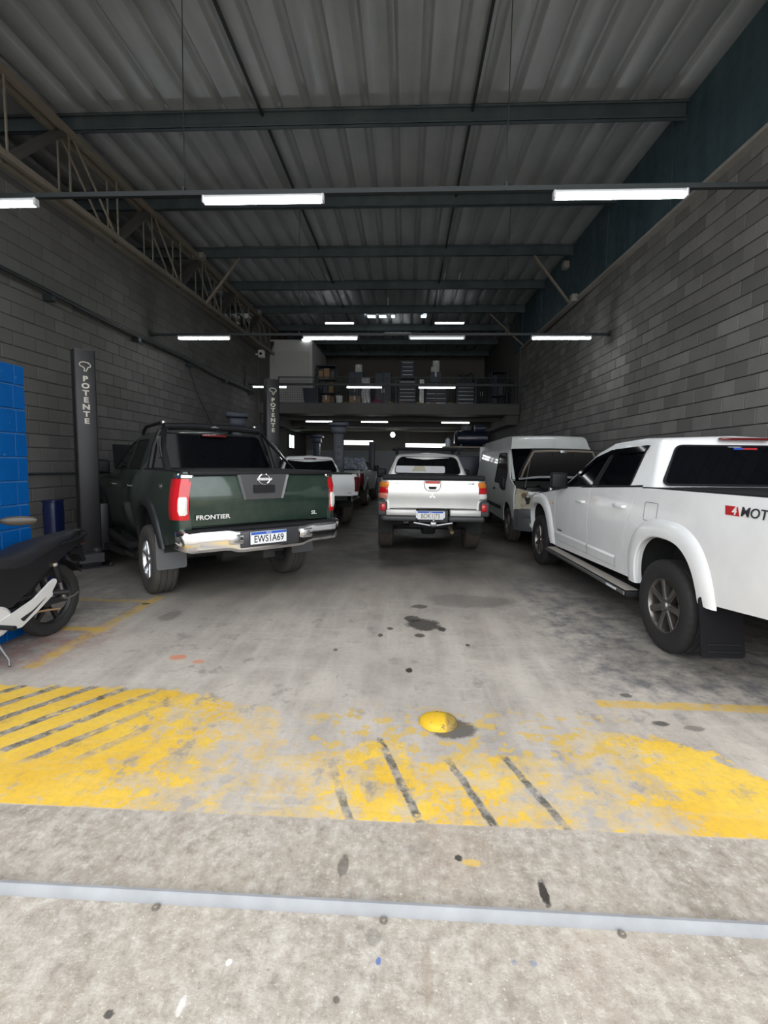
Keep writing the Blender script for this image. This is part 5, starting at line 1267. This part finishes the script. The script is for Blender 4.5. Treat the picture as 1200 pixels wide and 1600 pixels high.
# frame, engine, tank, fork, bars
fr = MB()
for sg in (1,-1): fr.tube([(.0,sg*.10,.72),(.60,sg*.11,.70),(.72,sg*.11,.40),(.60,sg*.09,.28)], .016, 8)
fr.tube([(.60,0,.70),(1.08,0,.86)], .028, 8); fr.tube([(1.06,0,.80),(.98,0,.50),(.90,0,.28),(.6,0,.26)], .022, 8); fr.build('frame', m_frame, mo)
eng = MB(); eng.rbox(.52,.92,-.13,.13,.24,.48,.05,3); eng.build('engine', pm('engine_grey', (.20,.20,.20), .5, .6), mo)
MB().lathe([(0,.165),(.09,.165),(.11,.15),(.115,.12)], 24, 'y', c=(.62,0,.33)).build('engine_cover', m_alu, mo)
cy = MB()
for k in range(7): cy.rbox(.76,.93,-.08,.08,.48+k*.03,.498+k*.03,.006,1)
cy.build('cylinder_fins', m_frame, mo)
MB().tube([(.92,.0,.52),(1.02,-.06,.42),(.92,-.14,.26),(.5,-.16,.24),(.2,-.17,.27),(-.25,-.18,.33)], [.018,.02,.02,.024,.042,.042], 10).build('exhaust', m_steel, mo)
rows = []
for x, z, w_, b in ((.74,.86,.07,.76),(.82,.93,.125,.75),(.95,.96,.140,.76),(1.06,.94,.12,.78),(1.13,.88,.06,.82)):
    rows.append([(x,-w_*.7,b),(x,-w_,lerp(b,z,.4)),(x,-w_*.8,lerp(b,z,.85)),(x,0,z),(x,w_*.8,lerp(b,z,.85)),(x,w_,lerp(b,z,.4)),(x,w_*.7,b)])
MB().grid(rows).build('fuel_tank', m_mblack, mo, ang=60)
for sg in (1,-1): MB().tube([(1.30,sg*.075,.31),(1.10,sg*.075,.90)], .022, 10).build('fork_leg', m_steel, mo)
hb = MB(); hb.tube([(1.02,.34,1.03),(1.05,.22,1.04),(1.08,.08,.98),(1.08,-.08,.98),(1.05,-.22,1.04),(1.02,-.30,1.03)], .011, 8); hb.build('handlebar', m_frame, mo)
MB().lathe([(0,.10),(.06,.09),(.085,.04),(.09,0),(0,-.02)], 20, 'x', c=(1.15,0,.90)).build('headlamp', m_clear, mo)
MB().grid([[(1.30+.345*cos(radians(a)), y, .31+.345*sin(radians(a))) for y in (-.055,0,.055)] for a in range(30,151,12)]).build('front_fender', m_mblack, mo, ang=60)
# mirrors
for sg in (1,-1):
    ms = MB(); ms.tube([(1.04,sg*.26,1.035),(.94,sg*.36,1.09),(.80,sg*.40,1.105)], .007, 6); st_ = ms.build('mirror_stem', m_frame, mo)
    hm = MB(); rows = []
    for i in range(9):
        u = i/8*pi; rows.append([(.73-.03*sin(u)*cos(2*pi*k/12)+.05*cos(u), sg*.46-.095*cos(u), 1.105+.034*sin(u)**.8*sin(2*pi*k/12)) for k in range(12)])
    hm.grid(rows, closeu=True); hm.build('mirror', pm('mirror_brown_grey', (.045,.038,.032), .4), st_)
MB().tube([(.66,.12,.26),(.62,.22,.05),(.64,.24,.012)], .010, 8).build('side_stand', pm('stand_grey', (.16,.16,.165), .5, .5), mo)
# ------------------------------------------------------------------ two-post lifts
m_lift = pm('lift_black_paint', (.015,.0145,.017), .45, var=.25, scale=3)
m_letter = pm('cream_letter', (.62,.58,.50), .6)
def lift_post(x, y, rz, label, H=3.03, letters=True, cap=False, flip=False, wd=.255, dp=.24, group='two-post lift columns', arms=True, m=None, motor=False):
    m = m or m_lift
    t = thing('lift_post', label, 'lift post', (x, y, 0), rz, group)
    c = MB(); w2, d2 = wd/2, dp/2                # lettered face at -y, slot at +y
    c.rbox(-w2, w2, -d2, -d2+.03, 0, H, .008, 2); c.rbox(-w2, -w2+.025, -d2, d2, 0, H, .008, 2); c.rbox(w2-.025, w2, -d2, d2, 0, H, .008, 2)
    c.box(-w2, -w2+.08, d2-.02, d2, 0, H); c.box(w2-.08, w2, d2-.02, d2, 0, H); c.box(-w2, w2, -d2, d2, H-.01, H); c.build('column', m, t)
    MB().rbox(-.26, .26, -.20, .24, 0, .02, .006, 1).build('base_plate', m, t)
    for a, b in ((-.22,-.16),(.22,-.16),(-.22,.2),(.22,.2)): MB().cyl((a,b,.02),(a,b,.045),.016,6).build('anchor_bolt', m_steel, t)
    MB().rbox(-w2-.03, w2+.03, -d2-.02, d2+.05, .06, .20, .01, 1).build('foot_collar', pm('lift_grey', (.045,.044,.047), .5), t)
    if arms:
        cr = MB().rbox(w2-.06, w2+.10, -d2+.03, d2-.03, .22, .90, .015, 2).build('carriage', m, t)
        for sg in (1,-1):
            MB().bar((w2+.08,sg*.10,.30),(w2+.20,sg*.70,.27),.09,.08).build('arm', m, t, smooth=False)
            MB().bar((w2+.19,sg*.64,.28),(w2+.26,sg*1.02,.26),.065,.055).build('arm_extension', pm('lift_grey', (.045,.044,.047), .5), t, smooth=False)
            MB().cyl((w2+.26,sg*1.02,.24),(w2+.26,sg*1.02,.34),.06,14).build('arm_pad', m_rubber, t)
    if cap: MB().rbox(-w2-.14, w2+.14, -d2-.10, d2+.10, H-.02, H+.10, .02, 2).build('top_cap', m, t); MB().rbox(-w2-.06, w2+.06, -d2-.04, d2+.04, H-.24, H-.02, .02, 2).build('head_box', m, t)
    if letters:
        z = H-.40
        for ch in 'POTENTE':
            text('letter', ch, .098, m_letter, t, frame((0,-d2-.002,z), (1,0,0), (0,0,1)), .004, bold=.004, sx=1.2); z -= .096
        pts = [(-.075,.045),(-.06,.075),(-.01,.085),(.05,.075),(.08,.04),(.072,.012),(.045,.008),(.03,-.03),(.012,-.062),(-.012,-.055),(-.005,-.015),(-.035,.012),(-.065,.018)]
        MB().tube([(a*.85, -d2-.003, H-.245+b*.85) for a, b in pts], .008, 6, closed=True).build('logo', m_letter, t)
    return t
lift_post(-4.50, 6.33, radians(44), 'nearest black lift post with cream vertical lettering, beside the motorcycle')
lift_post(-2.62, 8.95, radians(30), 'black lift post with cream vertical lettering behind the green pickup', H=3.10, arms=False)
lift_post(-4.28, 11.6, radians(20), 'black lift post with wide top cap above the green pickup roof', H=2.63, letters=False, cap=True, arms=False, m=m_navy)
lift_post(-2.04, 14.0, radians(8), 'navy lift post with wide top cap beside the white pickup', H=2.62, wd=.33, letters=False, cap=True, arms=False, m=m_navy)
s3 = lift_post(-1.54, 21.0, 0, 'dark lift post before the bright fixture at the back', H=2.45, letters=False, arms=False, m=m_navy)
lift_post(-3.75, 19.4, 0, 'dark lift post near the small lit window at the back', H=2.55, letters=False, cap=True, arms=False, m=m_navy)
for k in range(6): MB().rbox(-.045,.045,-.135,-.118,.85+.22*k,.93+.22*k,.01,1).build('lock_slot', pm('slot_grey', (.05,.055,.07), .5), [o for o in bpy.data.objects if o.name.startswith('lift_post') and abs(o.location.x+2.04) < .01][0])

# ------------------------------------------------------------------ blue painted block pillar
def blue_mat():
    t = NT('glossy_blue_paint'); nz = t.noise(5, 5, .65); ch = t.step(t.noise(26, 5, .7), .66, .70)
    c = t.mix(nz, (.0,.062,.24), (.001,.088,.32)); c = t.mix(t.math('MULTIPLY', ch, .6), c, (.20,.34,.52)); t.out(Base_Color=c, Roughness=.5, Specular_IOR_Level=.15); t.bump(t.noise(40, 4), .35, .006); return t.m
m_blue = blue_mat(); m_bluej = pm('blue_joint', (.035,.15,.38), .5, var=.25)
BX, BY0, BY1 = -3.31, 3.20, 3.91
bw = MB().box(BX-.19, BX-.012, BY0+.01, BY1-.01, 0, 2.31).build('wall_blue_pillar', m_bluej, smooth=False); tag(bw, kind='structure')
z = -.09; k = 0
while z < 2.25:
    cuts = [BY0, BY0+.20, BY0+.60, BY1] if k % 2 else [BY0, BY0+.40, BY0+.58, BY1]
    zt_ = min(z+.196, 2.32)
    for a, b in zip(cuts, cuts[1:]):
        mb = MB(); mb.rbox(BX-.202+random.uniform(0,.002), BX+random.uniform(-.003,.003), a+.003, b-.003, max(z+.006,.002), zt_, .005, 1); mb.build('block', m_blue, bw)
    z += .204; k += 1
MB().add([(BX+.004,BY0+.18,2.28),(BX+.004,BY0+.415,2.08),(BX+.004,BY0+.18,2.10)], [(0,1,2)]).build('painted_mark', m_redpaint, bw, smooth=False)

# navy plastic bin behind the pillar
bn = thing('plastic_bin', 'navy blue plastic bin behind the blue pillar', 'bin', (-4.06, 5.12, 0), .1)
rows = []
for z, s_ in ((0,.085),(.02,.09),(.5,.10),(.95,.105),(1.03,.10),(1.05,.09)):
    rows.append([(a, b, z) for a, b in rrect(-s_*.72, s_*.72, -s_, s_, .05, 4)])
MB().grid(rows, closeu=True).build('tub', pm('navy_plastic', (.005,.009,.045), .4), bn, ang=40)
MB().ext(rrect(-.08,.08,-.105,.105,.04,4), lambda a, b, t_: (a, b, t_), 1.035, 1.06).build('lid', pm('navy_plastic', (.005,.009,.045), .4), bn)

# ------------------------------------------------------------------ pipes and cables on the left wall
pw = thing('wall_pipe', 'black air pipe on brackets along the left block wall', 'pipe', (XL+.10, 0, 0))
MB().tube([(0, y, 4.08-.011*y+.02*sin(y*1.3)) for y in [1.8+i*.8 for i in range(19)]], .032, 8).build('pipe', m_dark, pw)
for i in range(7):
    Y = 2.4+2.25*i; MB().box(-.13, .03, Y-.04, Y+.04, 3.97-.011*Y, 4.05-.011*Y).build('bracket', m_dark, pw, smooth=False)
tag(MB().tube([(XL+.03, y, 1.31-.01*(y-6.4)) for y in (1.8,5,6.5,8,10.5)], .018, 8).build('wall_conduit', m_dark), 'thin black conduit low on the left block wall', 'conduit')
tag(MB().tube([(XL+.10,11.2,3.90),(XL+.16,11.6,3.2),(XL+.35,12.3,2.2),(XL+.5,12.6,1.4),(XL+.5,12.6,.02)], .012, 6).build('hanging_cable', m_dark), 'thin black cable sagging down the left wall behind the green pickup', 'cable')
cc = thing('security_camera', 'small white security camera at the far end of the left wall', 'camera', (XL+.22, 16.7, 5.35))
MB().rbox(-.10,.10,-.12,.10,-.12,.14,.02,2).build('housing', m_white, cc); MB().bar((-.22,.0,.0),(-.08,0,0),.05,.05).build('mount', m_white, cc, smooth=False); MB().cyl((0,-.13,0),(0,-.115,0),.05,14).build('lens', m_black, cc)

# ------------------------------------------------------------------ compressor on a stand between silver pickup and van
cp = thing('air_compressor', 'dark blue tank compressor on a steel frame behind the van', 'compressor', (2.05, 14.6, 0))
for a in (-.5,.5):
    for b in (-.3,.3): MB().bar((a,b,0),(a,b,2.0),.06,.06).build('leg', m_dark, cp, smooth=False)
MB().box(-.6,.6,-.36,.36,2.0,2.05).build('platform', m_truss, cp, smooth=False); MB().box(-.52,.52,-.32,.32,.9,.94).build('shelf', m_dark, cp, smooth=False)
mb = MB(); mb.lathe([(0,-.56),(.16,-.54),(.24,-.46),(.24,.46),(.16,.54),(0,.56)], 24, 'x', c=(0,0,2.30)); mb.build('tank', pm('tank_blue', (.006,.009,.022), .3, coat=.3), cp)
MB().rbox(-.30,-.02,-.15,.15,2.52,2.72,.04,2).build('pump', m_dark, cp); MB().cyl((.08,0,2.62),(.40,0,2.62),.11,18).build('motor', m_navy, cp)
for a in (-.35,.35): MB().box(a-.03,a+.03,-.18,.18,2.04,2.12).build('tank_foot', m_dark, cp, smooth=False)
MB().rbox(-.42,.45,-.28,.28,.95,1.75,.03,2).build('cabinet', m_navy, cp)
tag(MB().lathe([(0,.26),(.035,.26),(.04,.24),(.075,.20),(.078,0),(0,0)], 16, c=(1.30,14.5,2.05)).build('bottle', pm('pale_plastic', (.45,.50,.60), .4)), 'small pale plastic bottle beside the blue compressor tank', 'bottle')
MB().box(-.91,-.595,-.25,.05,2.01,2.05).build('side_shelf', m_truss, cp, smooth=False)
MB()
# ------------------------------------------------------------------ goods on the mezzanine
Z = ZM1
ORD = ('first','second','third','fourth','fifth')
def rack(x, y, w_, d, h, label, nsh=4, items=True, seed=1):
    rname = 'left' if x < 0 else 'far right'
    rd = random.Random(seed); t = thing('shelf_rack', label, 'shelf', (x, y, Z), 0, 'racks and cabinets on the mezzanine')
    for a in (-w_/2, w_/2):
        for b in (-d/2, d/2): MB().bar((a,b,0),(a,b,h),.04,.04).build('upright', m_dark, t, smooth=False)
    for k in range(nsh):
        zz = .08+k*(h-.1)/(nsh-1); MB().box(-w_/2,w_/2,-d/2,d/2,zz-.015,zz+.015).build('shelf', m_navy, t, smooth=False)
    if items:
        for k in range(nsh-1):
            zz = .08+k*(h-.1)/(nsh-1)+.015; gap = (h-.1)/(nsh-1)-.05; xx = -w_/2+.06; cnt = 0
            while xx < w_/2-.16:
                ww = rd.uniform(.12,.24); hh = gap*rd.uniform(.5,.95)
                mm, mw = rd.choice([(m_navy,'navy'), (m_trim,'black'), (m_card,'brown'), (m_greyflap,'grey')])
                o = MB().rbox(x+xx, x+xx+ww, y-d/2+.05, y+d/2-.08, Z+zz, Z+zz+hh, .012, 1).build('stored_box', mm, None)
                cnt += 1; tag(o, '%s box, %s from left on the %s shelf of the %s rack' % (mw, ORD[cnt-1], ('bottom','second','third')[k], rname), 'box', 'boxes stored on the mezzanine racks'); xx += ww+.03
    return t
def drawers(x, y, w_, d, h, n, label, m=m_navy, edge=None):
    t = thing('drawer_cabinet', label, 'cabinet', (x, y, Z), 0, 'racks and cabinets on the mezzanine')
    MB().rbox(-w_/2,w_/2,-d/2+.02,d/2,.08,h,.012,1).build('body', m, t)
    for k in range(n):
        z0 = .11+k*(h-.14)/n; z1 = z0+(h-.14)/n-.015; dr = MB().rbox(-w_/2+.03,w_/2-.03,-d/2-.005,-d/2+.03,z0,z1,.008,1).build('drawer', m, t)
        MB().bar((-w_/2+.08,-d/2-.02,z1-.03),(w_/2-.08,-d/2-.02,z1-.03),.02,.016).build('drawer_pull', edge or m_steel, dr, smooth=False)
    for a in (-w_/2+.06,w_/2-.06): MB().cyl((a-.015,-d/2+.08,.045),(a+.015,-d/2+.08,.045),.045,12).build('caster', m_rubber, t)
    return t
rack(-3.22, 18.9, .78, .5, 1.72, 'tall dark rack beside the white office wall on the mezzanine', 4, seed=2)
drawers(.02, 18.8, .74, .5, 1.12, 7, 'wide navy drawer cabinet in the middle of the mezzanine')
tag(drawers(.02, 18.85, .56, .36, .76, 4, 'narrow navy drawer cabinet stacked on the wide one on the mezzanine'), None).location = (.02, 18.85, Z+1.13)
drawers(2.30, 18.6, .74, .5, 1.02, 6, 'navy tool trolley with pale drawer edges at the right of the mezzanine')
drawers(1.18, 18.9, .90, .5, 1.05, 5, 'low navy drawer cabinet behind the right batten on the mezzanine', m=m_navy)
def cupboard(x, y, w_, d, h, label, m):
    t = thing('cupboard', label, 'cupboard', (x, y, Z), 0, 'racks and cabinets on the mezzanine')
    MB().rbox(-w_/2,w_/2,-d/2+.03,d/2,0,h,.012,1).build('body', m, t)
    for sg in (1,-1):
        dr = MB().rbox(min(0,sg*w_/2)+.008,max(0,sg*w_/2)-.008,-d/2,-d/2+.03,.03,h-.03,.008,1).build('door', m, t); MB().bar((sg*.04,-d/2-.02,h*.5-.08),(sg*.04,-d/2-.02,h*.5+.08),.018,.018).build('handle', m_steel, dr, smooth=False)
    return t
cupboard(-2.05, 19.0, .60, .5, 1.48, 'dark cupboard with a white carton, left of centre on the mezzanine', m_navy)
cupboard(-.95, 19.0, .66, .5, 1.45, 'dark teal cupboard left of the drawer cabinets on the mezzanine', pm('dark_teal', (.012,.022,.032), .4))
cupboard(2.95, 18.9, .50, .5, 1.22, 'black cupboard right of the tool trolley on the mezzanine', m_trim)
rack(3.58, 18.6, .60, .5, 1.45, 'black rack with parts at the far right of the mezzanine', 4, seed=5)
def carton(x, y, z, w_, d, h, m, label, group='loose goods on the mezzanine'):
    t = thing('carton', label, 'box', (x, y, z), 0, group); MB().rbox(-w_/2,w_/2,-d/2,d/2,0,h,.008,1).build('box', m, t); MB().box(-.03,.03,-d/2-.003,d/2,h*.55,h+.002).build('tape', m_white, t, smooth=False); return t
m_pale2 = pm('pale_carton', (.46,.47,.42), .8)
carton(-1.95, 18.95, Z+1.48, .26, .25, .30, m_pale2, 'pale carton on top of the left dark cupboard')
carton(1.14, 18.9, Z+1.06, .46, .40, .42, m_navy, 'dark crate on the low navy cabinet, under two pale cartons'); carton(1.12, 18.9, Z+1.485, .32, .28, .20, m_pale2, 'lower pale carton of the two stacked high on the mezzanine'); carton(1.16, 18.9, Z+1.69, .26, .24, .24, m_pale2, 'upper pale carton of the two stacked high on the mezzanine')
carton(-3.05, 17.75, Z, .30, .3, .38, m_card, 'brown cardboard box behind the mezzanine railing beside the dark tub'); carton(-1.95, 17.6, Z, .42, .3, .34, m_card, 'brown cardboard box behind the mezzanine railing under the left batten')
carton(.56, 17.55, Z, .16, .16, .96, pm('white_glossy_post', (.75,.75,.75), .3), 'tall narrow white box standing behind the railing')
bk = thing('dark_tub', 'large dark tapered tub behind the railing by the office wall', 'tub', (-3.62, 17.7, Z))
rows = [[(a*s_, b*s_, z) for a, b in rrect(-.30,.30,-.24,.24,.06,3)] for z, s_ in ((0,.78),(.02,.80),(.58,1.0),(.62,1.05),(.62,.98),(.05,.78))]
MB().grid(rows, closeu=True).build('tub', m_navy, bk, ang=40)
bc = thing('white_bucket', 'small white bucket behind the mezzanine railing', 'bucket', (-2.55, 17.6, Z)); MB().lathe([(0,0),(.11,0),(.135,.36),(.14,.36),(.14,.33)], 20).build('pail', m_white, bc)
tag(MB().lathe([(0,.24),(.10,.22),(.20,.12),(.26,.03),(.22,0),(0,0)], 14, c=(-1.12,17.5,Z), mod=lambda k, i: .03*sin(5*k+i)).build('cloth_heap', pm('magenta_cloth', (.20,.03,.10), .8, var=.4, scale=14), ang=60), 'small heap of magenta cloth behind the mezzanine railing', 'cloth')
for i, X in enumerate((-2.3,-1.75,-.60,-.2,.45,.95,1.6)):
    tag(MB().rbox(X-.10,X+.10,17.20,17.33,Z,Z+.09,.03,2).build('tool_case', pm('orange_case', (.42,.16,.02), .5) if i % 2 else pm('yellow_case', (.40,.30,.04), .5)), '%s tool case low behind the railing, %s of seven from the left' % (('yellow','orange')[i % 2], ('first','second','third','fourth','fifth','sixth','seventh')[i]), 'tool case', 'tool cases along the mezzanine edge')
ps = thing('plastic_wrap', 'shiny clear plastic wrap hanging behind the left mezzanine batten', 'plastic sheet', (-1.55, 17.7, Z)); rows = []
for j in range(13):
    rows.append([(-.16+.32*i/8+.02*sin(j), .03*sin(i*2.1+j*1.3), .08+1.0*j/12) for i in range(9)])
MB().grid(rows).build('sheet', pm('wrinkled_plastic', (.50,.52,.55), .12, bump=.9, bscale=18, coat=.8), ps, ang=80)
vp = thing('parts_on_trolley', 'pile of dark parts on top of the tool trolley on the mezzanine', 'parts', (2.30, 18.6, Z+1.055))
for i in range(7): MB().tube([(-.32+.1*i, -.1+.05*(i%3), 0), (-.30+.1*i+.05*sin(i), .02, .18+.03*(i%4)), (-.24+.1*i, .12, .30+.05*(i%3))], .03, 6).build('hose', m_dark, vp)
